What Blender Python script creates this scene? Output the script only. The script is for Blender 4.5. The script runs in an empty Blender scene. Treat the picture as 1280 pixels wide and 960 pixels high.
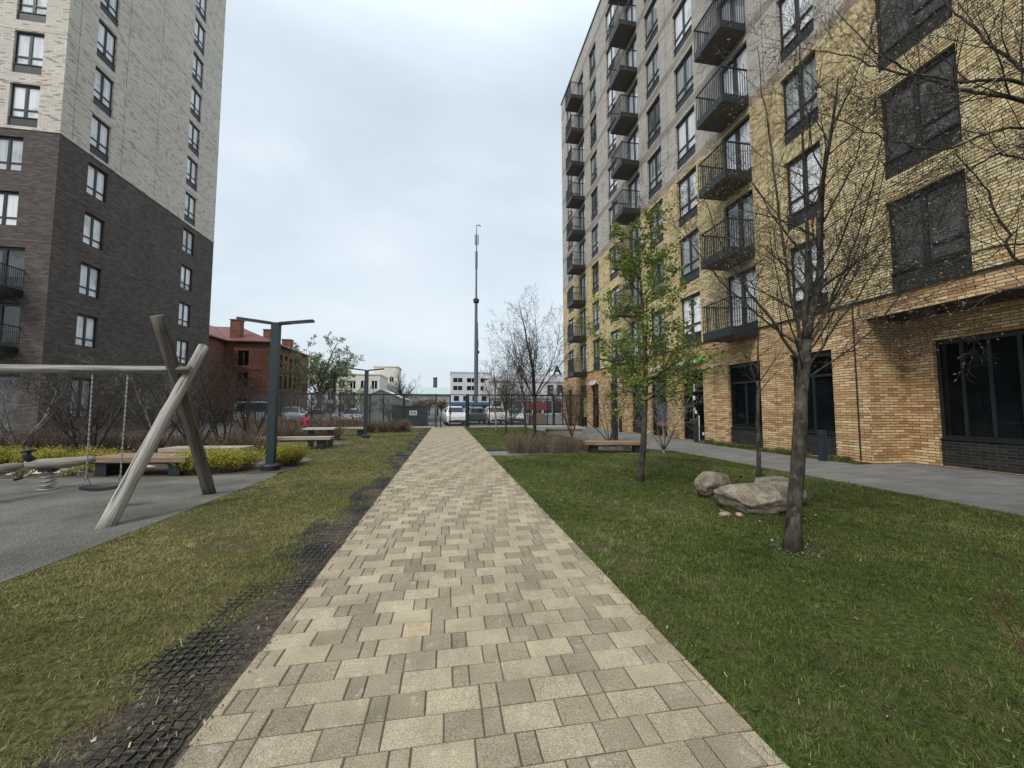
import bpy, math, random
import numpy as np
from mathutils import Vector, Matrix

S = bpy.context.scene
COL = S.collection
R = math.radians
rnd = random.Random(7)

# ------------------------------------------------------------------ camera
cam_d = bpy.data.cameras.new("camera")
cam = bpy.data.objects.new("camera", cam_d)
COL.objects.link(cam)
cam_d.sensor_width = 36.0
cam_d.lens = 481.0 / 1280.0 * 36.0
cam_d.clip_start = 0.05
cam_d.clip_end = 3000.0
cam.location = (0.0, 0.0, 1.45)
cam.rotation_euler = (R(90 + 3.6876), 0.0, R(-9.655))
S.camera = cam

# ------------------------------------------------------------------ world, sun, exposure
SUN_EL, SUN_AZ = 48.0, 222.0          # azimuth clockwise from +Y, the side the light comes from
W = bpy.data.worlds.new("World")
S.world = W
W.use_nodes = True
wn, wl = W.node_tree.nodes, W.node_tree.links
wn.clear()
w_out = wn.new("ShaderNodeOutputWorld")
w_mix = wn.new("ShaderNodeMixShader")
w_bg1 = wn.new("ShaderNodeBackground")
w_bg2 = wn.new("ShaderNodeBackground")
w_sky = wn.new("ShaderNodeTexSky")
w_sky.sky_type = 'NISHITA'
w_sky.sun_disc = False
w_sky.sun_elevation = R(SUN_EL)
w_sky.sun_rotation = R(SUN_AZ)
w_sky.air_density = 1.3
w_sky.dust_density = 3.0
w_bg1.inputs[1].default_value = 0.09
wl.new(w_sky.outputs[0], w_bg1.inputs[0])
w_tc = wn.new("ShaderNodeTexCoord")
w_map = wn.new("ShaderNodeMapping")
w_map.inputs['Scale'].default_value = (1.0, 1.0, 2.2)
w_no = wn.new("ShaderNodeTexNoise")
w_no.inputs['Scale'].default_value = 1.7
w_no.inputs['Detail'].default_value = 5.0
w_no.inputs['Roughness'].default_value = 0.52
w_no.inputs['Distortion'].default_value = 0.35
w_rp = wn.new("ShaderNodeValToRGB")
w_rp.color_ramp.elements[0].position = 0.30
w_rp.color_ramp.elements[0].color = (0.475, 0.56, 0.635, 1)
w_rp.color_ramp.elements[1].position = 0.72
w_rp.color_ramp.elements[1].color = (0.655, 0.73, 0.79, 1)
wl.new(w_tc.outputs['Generated'], w_map.inputs[0])
wl.new(w_map.outputs[0], w_no.inputs[0])
wl.new(w_no.outputs[0], w_rp.inputs[0])
w_sep = wn.new("ShaderNodeSeparateXYZ")
wl.new(w_tc.outputs['Generated'], w_sep.inputs[0])
w_el = wn.new("ShaderNodeMapRange")          # an overcast sky is brightest overhead
w_el.interpolation_type = 'SMOOTHSTEP'
w_el.inputs[1].default_value = 0.62; w_el.inputs[2].default_value = 1.0
w_el.inputs[3].default_value = 0.90; w_el.inputs[4].default_value = 2.1
wl.new(w_sep.outputs[2], w_el.inputs[0])
wl.new(w_rp.outputs[0], w_bg2.inputs[0])
wl.new(w_el.outputs[0], w_bg2.inputs[1])
w_mix.inputs[0].default_value = 0.90
wl.new(w_bg1.outputs[0], w_mix.inputs[1])
wl.new(w_bg2.outputs[0], w_mix.inputs[2])
wl.new(w_mix.outputs[0], w_out.inputs[0])

sun_d = bpy.data.lights.new("sun", 'SUN')
sun_d.energy = 1.5
sun_d.angle = R(14)
sun_d.color = (1.0, 0.95, 0.88)
sun = bpy.data.objects.new("sun", sun_d)
COL.objects.link(sun)
_sd = Vector((math.sin(R(SUN_AZ)) * math.cos(R(SUN_EL)), math.cos(R(SUN_AZ)) * math.cos(R(SUN_EL)), math.sin(R(SUN_EL))))
sun.rotation_euler = _sd.to_track_quat('Z', 'Y').to_euler()

S.view_settings.view_transform = 'Standard'
S.view_settings.look = 'None'
S.view_settings.gamma = 1.0
S.view_settings.use_curve_mapping = False
S.view_settings.exposure = 0.57
S.cycles.max_bounces = 6
S.cycles.diffuse_bounces = 3
S.cycles.glossy_bounces = 3
S.cycles.transparent_max_bounces = 8

# ------------------------------------------------------------------ material helpers
def _nodes(name):
    m = bpy.data.materials.new(name)
    m.use_nodes = True
    nt = m.node_tree
    b = nt.nodes["Principled BSDF"]
    return m, nt, b

def lk(nt, a, b):
    nt.links.new(a, b)

def mathn(nt, op, a, b=None, c=None):
    n = nt.nodes.new("ShaderNodeMath")
    n.operation = op
    for i, v in enumerate((a, b, c)):
        if v is None:
            continue
        if isinstance(v, (int, float)):
            n.inputs[i].default_value = v
        else:
            lk(nt, v, n.inputs[i])
    return n.outputs[0]

def ramp(nt, fac, stops, interp='LINEAR'):
    n = nt.nodes.new("ShaderNodeValToRGB")
    n.color_ramp.interpolation = interp
    el = n.color_ramp.elements
    while len(el) < len(stops):
        el.new(0.5)
    for e, (p, c) in zip(el, stops):
        e.position = p
        e.color = (c[0], c[1], c[2], 1)
    lk(nt, fac, n.inputs[0])
    return n.outputs[0]

def noise(nt, vec, scale, detail=4, rough=0.55, dim='3D'):
    n = nt.nodes.new("ShaderNodeTexNoise")
    n.noise_dimensions = dim
    n.inputs['Scale'].default_value = scale
    n.inputs['Detail'].default_value = detail
    n.inputs['Roughness'].default_value = rough
    if vec is not None:
        lk(nt, vec, n.inputs['Vector'])
    return n.outputs[0]

def objco(nt):
    return nt.nodes.new("ShaderNodeTexCoord").outputs['Object']

def geopos(nt):
    return nt.nodes.new("ShaderNodeNewGeometry").outputs['Position']

def mixc(nt, fac, a, b, mode='MIX'):
    n = nt.nodes.new("ShaderNodeMix")
    n.data_type = 'RGBA'
    n.blend_type = mode
    for i, v in ((0, fac), (6, a), (7, b)):
        if isinstance(v, (int, float)):
            n.inputs[i].default_value = v
        elif isinstance(v, tuple):
            n.inputs[i].default_value = (v[0], v[1], v[2], 1)
        else:
            lk(nt, v, n.inputs[i])
    return n.outputs[2]

def bump(nt, b, h, strength=0.3, dist=0.01):
    n = nt.nodes.new("ShaderNodeBump")
    n.inputs['Strength'].default_value = strength
    n.inputs['Distance'].default_value = dist
    lk(nt, h, n.inputs['Height'])
    lk(nt, n.outputs[0], b.inputs['Normal'])

def plain(name, col, rough=0.6, metal=0.0, var=0.15, scale=6.0, spec=None, bmp=0.0):
    m, nt, b = _nodes(name)
    n = noise(nt, objco(nt), scale, 5, 0.6)
    lo = tuple(max(0, c * (1 - var)) for c in col)
    hi = tuple(min(1, c * (1 + var)) for c in col)
    lk(nt, ramp(nt, n, [(0.3, lo), (0.7, hi)]), b.inputs['Base Color'])
    b.inputs['Roughness'].default_value = rough
    b.inputs['Metallic'].default_value = metal
    if spec is not None:
        b.inputs['Specular IOR Level'].default_value = spec
    if bmp:
        bump(nt, b, noise(nt, objco(nt), scale * 8, 4), bmp, 0.01)
    return m

def attr_mat(name, stops, rough=0.8, attr="tint", spec=0.25, transl=0.0, nscale=0, namt=0.2):
    """colour from a per-face random value stored on the mesh"""
    m, nt, b = _nodes(name)
    a = nt.nodes.new("ShaderNodeAttribute")
    a.attribute_name = attr
    c = ramp(nt, a.outputs['Fac'], stops)
    if nscale:
        n = noise(nt, geopos(nt), nscale, 3)
        c = mixc(nt, 1.0, c, ramp(nt, n, [(0.3, (1 - namt,) * 3), (0.7, (1 + namt,) * 3)]), 'MULTIPLY')
    lk(nt, c, b.inputs['Base Color'])
    b.inputs['Roughness'].default_value = rough
    b.inputs['Specular IOR Level'].default_value = spec
    if transl:
        t = nt.nodes.new("ShaderNodeBsdfTranslucent")
        lk(nt, c, t.inputs[0])
        mx = nt.nodes.new("ShaderNodeMixShader")
        mx.inputs[0].default_value = transl
        lk(nt, b.outputs[0], mx.inputs[1])
        lk(nt, t.outputs[0], mx.inputs[2])
        lk(nt, mx.outputs[0], nt.nodes["Material Output"].inputs[0])
    return m

def brick_mat(name, bw, bh, mort_v, mort_u, stops, mortar, patch=0.25, patch_scale=0.9, rough=0.8, bmp=0.5, wear=0.12):
    m, nt, b = _nodes(name)
    uv = nt.nodes.new("ShaderNodeUVMap").outputs[0]
    sp = nt.nodes.new("ShaderNodeSeparateXYZ")
    lk(nt, uv, sp.inputs[0])
    u, v = sp.outputs[0], sp.outputs[1]
    vr = mathn(nt, 'DIVIDE', v, bh)
    row = mathn(nt, 'FLOOR', vr)
    wn1 = nt.nodes.new("ShaderNodeTexWhiteNoise")
    wn1.noise_dimensions = '1D'
    lk(nt, row, wn1.inputs['W'])
    sh = mathn(nt, 'ADD', mathn(nt, 'MULTIPLY', mathn(nt, 'MODULO', row, 2.0), 0.5), mathn(nt, 'MULTIPLY', wn1.outputs[0], 0.06))
    uu = mathn(nt, 'ADD', mathn(nt, 'DIVIDE', u, bw), sh)
    colm = mathn(nt, 'FLOOR', uu)
    fu, fv = mathn(nt, 'FRACT', uu), mathn(nt, 'FRACT', vr)
    mu = mathn(nt, 'LESS_THAN', fu, mort_u / bw)
    mv = mathn(nt, 'LESS_THAN', fv, mort_v / bh)
    mask = mathn(nt, 'MAXIMUM', mu, mv)
    cb = nt.nodes.new("ShaderNodeCombineXYZ")
    lk(nt, colm, cb.inputs[0]); lk(nt, row, cb.inputs[1])
    wn2 = nt.nodes.new("ShaderNodeTexWhiteNoise")
    wn2.noise_dimensions = '2D'
    lk(nt, cb.outputs[0], wn2.inputs[0])
    big = noise(nt, uv, patch_scale, 3, 0.6)
    val = mathn(nt, 'ADD', wn2.outputs[0], mathn(nt, 'MULTIPLY', mathn(nt, 'SUBTRACT', big, 0.5), patch * 4))
    c = ramp(nt, val, stops)
    fine = noise(nt, uv, 40, 3)
    c = mixc(nt, 1.0, c, ramp(nt, fine, [(0.3, (1 - wear,) * 3), (0.7, (1 + wear,) * 3)]), 'MULTIPLY')
    c = mixc(nt, mask, c, mortar)
    stain = noise(nt, uv, 0.35, 5, 0.6)
    c = mixc(nt, 1.0, c, ramp(nt, stain, [(0.3, (0.88,) * 3), (0.65, (1.04,) * 3)]), 'MULTIPLY')
    lk(nt, c, b.inputs['Base Color'])
    b.inputs['Roughness'].default_value = rough
    b.inputs['Specular IOR Level'].default_value = 0.3
    hgt = mathn(nt, 'SUBTRACT', mathn(nt, 'MULTIPLY', wn2.outputs[0], 0.25), mask)
    bump(nt, b, hgt, bmp, 0.012)
    return m

def glass_pane(name, base, rough=0.03, spec=0.7, var=0.12, scale=1.2, coat=0.0):
    m, nt, b = _nodes(name)
    n = noise(nt, geopos(nt), scale, 3)
    lo = tuple(c * (1 - var) for c in base)
    hi = tuple(min(1, c * (1 + var)) for c in base)
    lk(nt, ramp(nt, n, [(0.35, lo), (0.65, hi)]), b.inputs['Base Color'])
    b.inputs['Roughness'].default_value = rough
    b.inputs['Specular IOR Level'].default_value = spec
    b.inputs['Coat Weight'].default_value = coat
    b.inputs['Coat Roughness'].default_value = 0.02
    return m

def bark_mat(name, lo, hi, scale=14):
    m, nt, b = _nodes(name)
    mp = nt.nodes.new("ShaderNodeMapping")
    mp.inputs['Scale'].default_value = (1, 1, 0.35)
    lk(nt, geopos(nt), mp.inputs[0])
    n = noise(nt, mp.outputs[0], scale, 6, 0.65)
    big = noise(nt, geopos(nt), 2.2, 3)
    lich = noise(nt, geopos(nt), 11, 4, 0.6)
    c = ramp(nt, n, [(0.38, lo), (0.60, hi)])
    c = mixc(nt, ramp(nt, lich, [(0.58, (0, 0, 0)), (0.66, (0.5,) * 3)]), c, tuple(min(1, v * 1.9) for v in hi))
    c = mixc(nt, 1.0, c, ramp(nt, big, [(0.3, (0.8, 0.82, 0.78)), (0.7, (1.15, 1.12, 1.05))]), 'MULTIPLY')
    lk(nt, c, b.inputs['Base Color'])
    b.inputs['Roughness'].default_value = 0.9
    b.inputs['Specular IOR Level'].default_value = 0.2
    bump(nt, b, n, 0.6, 0.01)
    return m

def wood_mat(name, lo, hi, axis=(8, 60, 60), rough=0.7, crack=0.0):
    m, nt, b = _nodes(name)
    mp = nt.nodes.new("ShaderNodeMapping")
    mp.inputs['Scale'].default_value = axis
    lk(nt, objco(nt), mp.inputs[0])
    n = noise(nt, mp.outputs[0], 1.0, 6, 0.65)
    c = ramp(nt, n, [(0.38, lo), (0.5, tuple((a + d) / 2 for a, d in zip(lo, hi))), (0.62, hi)])
    if crack:
        mp2 = nt.nodes.new("ShaderNodeMapping")
        mp2.inputs['Scale'].default_value = tuple(v * 0.6 for v in axis)
        mp2.inputs['Location'].default_value = (3.1, 7.2, 1.3)
        lk(nt, objco(nt), mp2.inputs[0])
        k = noise(nt, mp2.outputs[0], 1.0, 2, 0.5)
        c = mixc(nt, ramp(nt, k, [(0.36, (crack,) * 3), (0.40, (0, 0, 0))]), c, (0.03, 0.028, 0.025))
    lk(nt, c, b.inputs['Base Color'])
    b.inputs['Roughness'].default_value = rough
    b.inputs['Specular IOR Level'].default_value = 0.25
    bump(nt, b, n, 0.35, 0.006)
    return m

# ------------------------------------------------------------------ mesh helpers
class MB:
    def __init__(self):
        self.v, self.f, self.m, self.uv, self.t = [], [], [], [], []

    def quad(self, a, b, c, d, mat=0, uv=None, tint=0.5):
        i = len(self.v)
        self.v += [tuple(a), tuple(b), tuple(c), tuple(d)]
        self.f.append((i, i + 1, i + 2, i + 3)); self.m.append(mat)
        self.uv.append(uv if uv else [(0, 0), (1, 0), (1, 1), (0, 1)]); self.t.append(tint)

    def poly(self, pts, mat=0, tint=0.5, uv=None):
        i = len(self.v)
        self.v += [tuple(p) for p in pts]
        self.f.append(tuple(range(i, i + len(pts)))); self.m.append(mat)
        self.uv.append(uv if uv else [(p[0], p[1]) for p in pts]); self.t.append(tint)

    def box(self, x0, y0, z0, x1, y1, z1, mat=0, tint=0.5, bev=0.0, mtx=None):
        pts = [(x, y, z) for z in (z0, z1) for y in (y0, y1) for x in (x0, x1)]
        if mtx is not None:
            pts = [tuple(mtx @ Vector(p)) for p in pts]
        for q in ((0, 2, 3, 1), (4, 5, 7, 6), (0, 1, 5, 4), (1, 3, 7, 5), (3, 2, 6, 7), (2, 0, 4, 6)):
            a, b, c, d = (pts[k] for k in q)
            l1 = (Vector(b) - Vector(a)).length; l2 = (Vector(d) - Vector(a)).length
            hz = min(a[2], b[2], c[2], d[2])
            if abs(a[2] - b[2]) < 1e-6 and abs(a[2] - d[2]) > 1e-6:
                uv = [(a[0] + a[1], a[2]), (b[0] + b[1], b[2]), (c[0] + c[1], c[2]), (d[0] + d[1], d[2])]
            elif abs(a[2] - b[2]) > 1e-6:
                uv = [(p[0] + p[1], p[2]) for p in (a, b, c, d)]
            else:
                uv = [(p[0], p[1]) for p in (a, b, c, d)]
            self.quad(a, b, c, d, mat, uv, tint)

    def tube(self, pts, rad, sides=6, mat=0, cap=True, tint=0.5):
        pts = [Vector(p) for p in pts]
        n = len(pts)
        if isinstance(rad, (int, float)):
            rad = [rad] * n
        i0 = len(self.v)
        up = Vector((0, 0, 1))
        prev = None
        for k in range(n):
            d = (pts[min(k + 1, n - 1)] - pts[max(k - 1, 0)])
            if d.length < 1e-9:
                d = Vector((0, 0, 1))
            d.normalize()
            if prev is None:
                a = d.orthogonal().normalized()
            else:
                a = prev - d * prev.dot(d)
                a = a.normalized() if a.length > 1e-6 else d.orthogonal().normalized()
            prev = a
            b = d.cross(a)
            for s in range(sides):
                th = 2 * math.pi * s / sides
                self.v.append(tuple(pts[k] + (a * math.cos(th) + b * math.sin(th)) * rad[k]))
        for k in range(n - 1):
            for s in range(sides):
                s2 = (s + 1) % sides
                self.f.append((i0 + k * sides + s, i0 + k * sides + s2, i0 + (k + 1) * sides + s2, i0 + (k + 1) * sides + s))
                self.m.append(mat); self.t.append(tint)
                self.uv.append([(0, 0)] * 4)
        if cap:
            for k, rev in ((0, True), (n - 1, False)):
                idx = [i0 + k * sides + s for s in range(sides)]
                if rev:
                    idx.reverse()
                self.f.append(tuple(idx)); self.m.append(mat); self.uv.append([(0, 0)] * sides); self.t.append(tint)

    def lathe(self, prof, cx=0, cy=0, cz=0, sides=16, mat=0, axis='z'):
        i0 = len(self.v)
        for (r, h) in prof:
            for s in range(sides):
                th = 2 * math.pi * s / sides
                a, b = r * math.cos(th), r * math.sin(th)
                if axis == 'z':
                    self.v.append((cx + a, cy + b, cz + h))
                elif axis == 'x':
                    self.v.append((cx + h, cy + a, cz + b))
                else:
                    self.v.append((cx + a, cy + h, cz + b))
        for k in range(len(prof) - 1):
            for s in range(sides):
                s2 = (s + 1) % sides
                self.f.append((i0 + k * sides + s, i0 + k * sides + s2, i0 + (k + 1) * sides + s2, i0 + (k + 1) * sides + s))
                self.m.append(mat); self.uv.append([(0, 0)] * 4); self.t.append(0.5)
        for k, rev in ((0, True), (len(prof) - 1, False)):
            idx = [i0 + k * sides + s for s in range(sides)]
            if rev:
                idx.reverse()
            self.f.append(tuple(idx)); self.m.append(mat); self.uv.append([(0, 0)] * sides); self.t.append(0.5)

    def mesh(self, name, mats, smooth=False, tint=False):
        me = bpy.data.meshes.new(name)
        me.from_pydata(self.v, [], self.f)
        if not isinstance(mats, (list, tuple)):
            mats = [mats]
        for m in mats:
            me.materials.append(m)
        if len(mats) > 1:
            me.polygons.foreach_set("material_index", self.m)
        uvl = me.uv_layers.new(name="UVMap")
        uvl.data.foreach_set("uv", [c for fu in self.uv for p in fu for c in p])
        if tint:
            at = me.attributes.new("tint", 'FLOAT', 'FACE')
            at.data.foreach_set("value", self.t)
        if smooth:
            me.polygons.foreach_set("use_smooth", [True] * len(me.polygons))
        me.update()
        return me

def link(name, me, parent=None, loc=None):
    """a mesh object; meshes written in world space are kept there under a parent that stands elsewhere"""
    o = bpy.data.objects.new(name, me)
    COL.objects.link(o)
    if parent is not None:
        o.parent = parent
        p = Vector((0, 0, 0))
        q = parent
        while q is not None:
            p += Vector(q.location); q = q.parent
        o.location = -p if loc is None else loc
    elif loc is not None:
        o.location = loc
    return o

def part(name, mb, mats, parent, smooth=False, tint=False, label=None, kind=None, local=False):
    o = link(name, mb.mesh(name, mats, smooth, tint), parent, (0, 0, 0) if local else None)
    if label: o['label'] = label
    if kind: o['kind'] = kind
    return o

def thing(name, label, cat, loc=(0, 0, 0), group=None, rz=0.0):
    o = bpy.data.objects.new(name, None)
    COL.objects.link(o)
    o.empty_display_size = 0.2
    o.location = loc
    o.rotation_euler = (0, 0, rz)
    o['label'] = label; o['category'] = cat
    if group: o['group'] = group
    return o

def tag(o, label, cat, group=None, kind=None):
    o['label'] = label; o['category'] = cat
    if group: o['group'] = group
    if kind: o['kind'] = kind
    return o

def struct(name, mb, mats, tint=False, smooth=False, kind='structure'):
    o = link(name, mb.mesh(name, mats, smooth, tint))
    o['kind'] = kind
    return o

def bevel(o, w, seg=2):
    md = o.modifiers.new("bevel", 'BEVEL')
    md.width = w; md.segments = seg; md.limit_method = 'ANGLE'
    return o

def copy_tree(o, parent=None):
    c = o.copy(); COL.objects.link(c)
    if parent is not None: c.parent = parent
    for ch in list(o.children):
        copy_tree(ch, c)
    return c

def np_mesh(name, co, nper, mat, tint=None):
    """many separate triangles or quads from a (n*nper, 3) array"""
    co = np.asarray(co, dtype=np.float32).reshape(-1, 3)
    nv = len(co); nf = nv // nper
    me = bpy.data.meshes.new(name)
    me.vertices.add(nv)
    me.vertices.foreach_set("co", co.ravel())
    me.loops.add(nv)
    me.loops.foreach_set("vertex_index", np.arange(nv, dtype=np.int32))
    me.polygons.add(nf)
    me.polygons.foreach_set("loop_start", np.arange(0, nv, nper, dtype=np.int32))
    me.materials.append(mat)
    if tint is not None:
        at = me.attributes.new("tint", 'FLOAT', 'FACE')
        at.data.foreach_set("value", np.asarray(tint, dtype=np.float32))
    me.update(calc_edges=True)
    me.validate()
    return me

# ------------------------------------------------------------------ materials
M = {}
M['metal_dark'] = plain('metal_dark', (0.014, 0.017, 0.020), 0.5, 0.0, 0.15, 3)
M['metal_teal'] = plain('metal_teal', (0.016, 0.028, 0.034), 0.5, 0.0, 0.2, 4)
M['frame'] = plain('frame', (0.010, 0.013, 0.016), 0.45, 0.0, 0.15, 2)
M['soffit'] = plain('soffit', (0.10, 0.092, 0.082), 0.85, 0, 0.15, 2)
M['concrete'] = plain('concrete', (0.42, 0.40, 0.36), 0.9, 0, 0.15, 5, bmp=0.2)
M['white_paint'] = plain('white_paint', (0.72, 0.72, 0.70), 0.5, 0, 0.06, 2)
M['brick_orange'] = brick_mat('brick_orange', 0.30, 0.074, 0.016, 0.013,
    [(0.0, (0.36, 0.20, 0.09)), (0.25, (0.49, 0.295, 0.14)), (0.6, (0.58, 0.38, 0.19)), (0.85, (0.66, 0.47, 0.26)), (1.0, (0.72, 0.56, 0.35))], (0.075, 0.053, 0.036), 0.08)
M['brick_yellow'] = brick_mat('brick_yellow', 0.30, 0.074, 0.019, 0.013,
    [(0.0, (0.48, 0.31, 0.15)), (0.18, (0.60, 0.44, 0.21)), (0.45, (0.72, 0.575, 0.30)), (1.0, (0.82, 0.71, 0.43))], (0.10, 0.073, 0.036), 0.12)
M['brick_mixed'] = brick_mat('brick_mixed', 0.30, 0.074, 0.017, 0.013,
    [(0.0, (0.36, 0.24, 0.15)), (0.45, (0.40, 0.33, 0.26)), (1.0, (0.52, 0.46, 0.38))], (0.09, 0.08, 0.07), 0.25)
M['brick_beige'] = brick_mat('brick_beige', 0.30, 0.074, 0.012, 0.012,
    [(0.0, (0.34, 0.31, 0.27)), (0.2, (0.46, 0.42, 0.365)), (1.0, (0.57, 0.53, 0.47))], (0.22, 0.20, 0.175), 0.10)
M['brick_band'] = brick_mat('brick_band', 0.30, 0.074, 0.012, 0.012,
    [(0.0, (0.26, 0.225, 0.19)), (0.5, (0.31, 0.28, 0.24)), (1.0, (0.37, 0.33, 0.29))], (0.16, 0.145, 0.13), 0.1)
M['brick_light'] = brick_mat('brick_light', 0.30, 0.074, 0.012, 0.014,
    [(0.0, (0.30, 0.26, 0.215)), (0.08, (0.42, 0.37, 0.315)), (0.16, (0.62, 0.56, 0.48)), (1.0, (0.73, 0.665, 0.58))], (0.36, 0.32, 0.27), 0.04, wear=0.14)
M['brick_dark'] = brick_mat('brick_dark', 0.30, 0.074, 0.010, 0.012,
    [(0.0, (0.068, 0.055, 0.049)), (0.5, (0.098, 0.080, 0.071)), (1.0, (0.14, 0.115, 0.102))], (0.072, 0.060, 0.053), 0.15)
M['brick_black'] = brick_mat('brick_black', 0.30, 0.074, 0.011, 0.013,
    [(0.0, (0.012, 0.012, 0.012)), (0.5, (0.020, 0.0195, 0.019)), (1.0, (0.034, 0.032, 0.030))], (0.075, 0.069, 0.06), 0.15)
M['brick_red'] = brick_mat('brick_red', 0.27, 0.08, 0.012, 0.012,
    [(0.0, (0.14, 0.055, 0.038)), (0.5, (0.20, 0.082, 0.056)), (1.0, (0.27, 0.125, 0.085))], (0.16, 0.095, 0.07), 0.12)
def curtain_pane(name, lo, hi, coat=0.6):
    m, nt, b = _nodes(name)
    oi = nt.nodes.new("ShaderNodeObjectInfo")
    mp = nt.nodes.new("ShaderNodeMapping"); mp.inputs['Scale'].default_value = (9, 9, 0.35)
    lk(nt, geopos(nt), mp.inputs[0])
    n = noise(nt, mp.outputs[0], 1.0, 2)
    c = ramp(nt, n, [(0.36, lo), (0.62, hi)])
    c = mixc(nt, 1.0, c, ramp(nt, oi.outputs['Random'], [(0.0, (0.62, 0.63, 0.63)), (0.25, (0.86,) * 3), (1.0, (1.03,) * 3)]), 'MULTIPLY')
    # large random patches blend towards dark grey
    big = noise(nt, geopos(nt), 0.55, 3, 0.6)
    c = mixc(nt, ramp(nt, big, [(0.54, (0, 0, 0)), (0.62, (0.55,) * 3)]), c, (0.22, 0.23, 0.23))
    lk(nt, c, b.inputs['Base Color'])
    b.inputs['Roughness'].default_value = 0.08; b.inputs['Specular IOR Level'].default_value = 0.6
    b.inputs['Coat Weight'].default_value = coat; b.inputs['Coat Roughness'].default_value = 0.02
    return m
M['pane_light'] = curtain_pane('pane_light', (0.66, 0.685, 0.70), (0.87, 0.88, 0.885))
M['pane_mid'] = curtain_pane('pane_mid', (0.14, 0.155, 0.155), (0.40, 0.42, 0.42))
M['pane_dark'] = glass_pane('pane_dark', (0.006, 0.008, 0.009), 0.03, 0.28, 0.5, 1.1)
M['pane_grey'] = glass_pane('pane_grey', (0.075, 0.08, 0.075), 0.05, 0.6, 0.4, 1.4)
def soil_mat():
    m, nt, b = _nodes('soil')
    g = geopos(nt)
    n = noise(nt, g, 16, 7, 0.75); f = noise(nt, g, 90, 3, 0.7)
    c = ramp(nt, n, [(0.36, (0.040, 0.031, 0.023)), (0.5, (0.085, 0.067, 0.050)), (0.64, (0.16, 0.13, 0.095))])
    c = mixc(nt, 1.0, c, ramp(nt, f, [(0.35, (0.6,) * 3), (0.65, (1.45,) * 3)]), 'MULTIPLY')
    lk(nt, c, b.inputs['Base Color']); b.inputs['Roughness'].default_value = 0.97; b.inputs['Specular IOR Level'].default_value = 0.1
    bump(nt, b, mathn(nt, 'ADD', n, mathn(nt, 'MULTIPLY', f, 0.4)), 1.0, 0.03)
    return m
M['soil'] = soil_mat()
M['wood_bench'] = wood_mat('wood_bench', (0.17, 0.105, 0.066), (0.32, 0.225, 0.155), (2, 40, 40))
M['wood_pale'] = wood_mat('wood_pale', (0.27, 0.225, 0.17), (0.43, 0.37, 0.29), (2, 40, 40))
M['log_light'] = wood_mat('log_light', (0.24, 0.228, 0.205), (0.42, 0.40, 0.36), (34, 34, 1.3), 0.85, 0.8)
M['log_dark'] = wood_mat('log_dark', (0.06, 0.054, 0.046), (0.15, 0.135, 0.115), (34, 34, 1.3), 0.9, 0.7)
M['log_beam'] = wood_mat('log_beam', (0.16, 0.15, 0.135), (0.38, 0.36, 0.32), (34, 34, 1.3), 0.85, 0.7)
M['log_rider'] = wood_mat('log_rider', (0.17, 0.15, 0.125), (0.34, 0.31, 0.26), (1.3, 34, 34), 0.85)
M['rubber'] = plain('rubber', (0.016, 0.016, 0.018), 0.6, 0, 0.2, 8)
M['chain'] = plain('chain', (0.36, 0.36, 0.36), 0.4, 0.7, 0.1, 8)
M['yellow'] = plain('yellow', (0.75, 0.62, 0.10), 0.45, 0, 0.05, 4)
M['bark_linden'] = bark_mat('bark_linden', (0.026, 0.023, 0.019), (0.085, 0.076, 0.062))
M['bark_dark'] = bark_mat('bark_dark', (0.028, 0.024, 0.022), (0.085, 0.074, 0.066))
M['bark_twig'] = bark_mat('bark_twig', (0.026, 0.022, 0.020), (0.075, 0.064, 0.056))
M['bark_red'] = bark_mat('bark_red', (0.05, 0.022, 0.018), (0.13, 0.06, 0.045))
M['bark_pale'] = bark_mat('bark_pale', (0.10, 0.09, 0.08), (0.26, 0.24, 0.21))
M['bark_far'] = bark_mat('bark_far', (0.06, 0.053, 0.048), (0.13, 0.115, 0.10))
M['stem_tan'] = attr_mat('stem_tan', [(0, (0.10, 0.075, 0.05)), (0.6, (0.19, 0.15, 0.10)), (1, (0.30, 0.25, 0.17))])
M['stem_rust'] = attr_mat('stem_rust', [(0, (0.065, 0.047, 0.038)), (0.6, (0.15, 0.105, 0.080)), (1, (0.28, 0.22, 0.17))])
M['bud'] = plain('bud', (0.30, 0.24, 0.18), 0.7, 0, 0.2, 4)
M['leaf_green'] = attr_mat('leaf_green', [(0, (0.085, 0.13, 0.022)), (0.5, (0.175, 0.24, 0.045)), (1, (0.32, 0.38, 0.10))], 0.55, transl=0.45)
M['leaf_pale'] = attr_mat('leaf_pale', [(0, (0.16, 0.19, 0.07)), (0.6, (0.28, 0.31, 0.13)), (1, (0.40, 0.41, 0.21))], 0.6, transl=0.3)
M['leaf_budding'] = attr_mat('leaf_budding', [(0, (0.09, 0.065, 0.035)), (0.5, (0.17, 0.13, 0.065)), (1, (0.22, 0.24, 0.09))], 0.7, transl=0.2)
M['leaf_yellow'] = attr_mat('leaf_yellow', [(0, (0.16, 0.16, 0.02)), (0.5, (0.35, 0.33, 0.04)), (1, (0.52, 0.47, 0.08))], 0.6, transl=0.3)
M['leaf_rust'] = attr_mat('leaf_rust', [(0, (0.075, 0.042, 0.028)), (0.5, (0.16, 0.092, 0.060)), (1, (0.30, 0.22, 0.14))], 0.7, transl=0.15)

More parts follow.
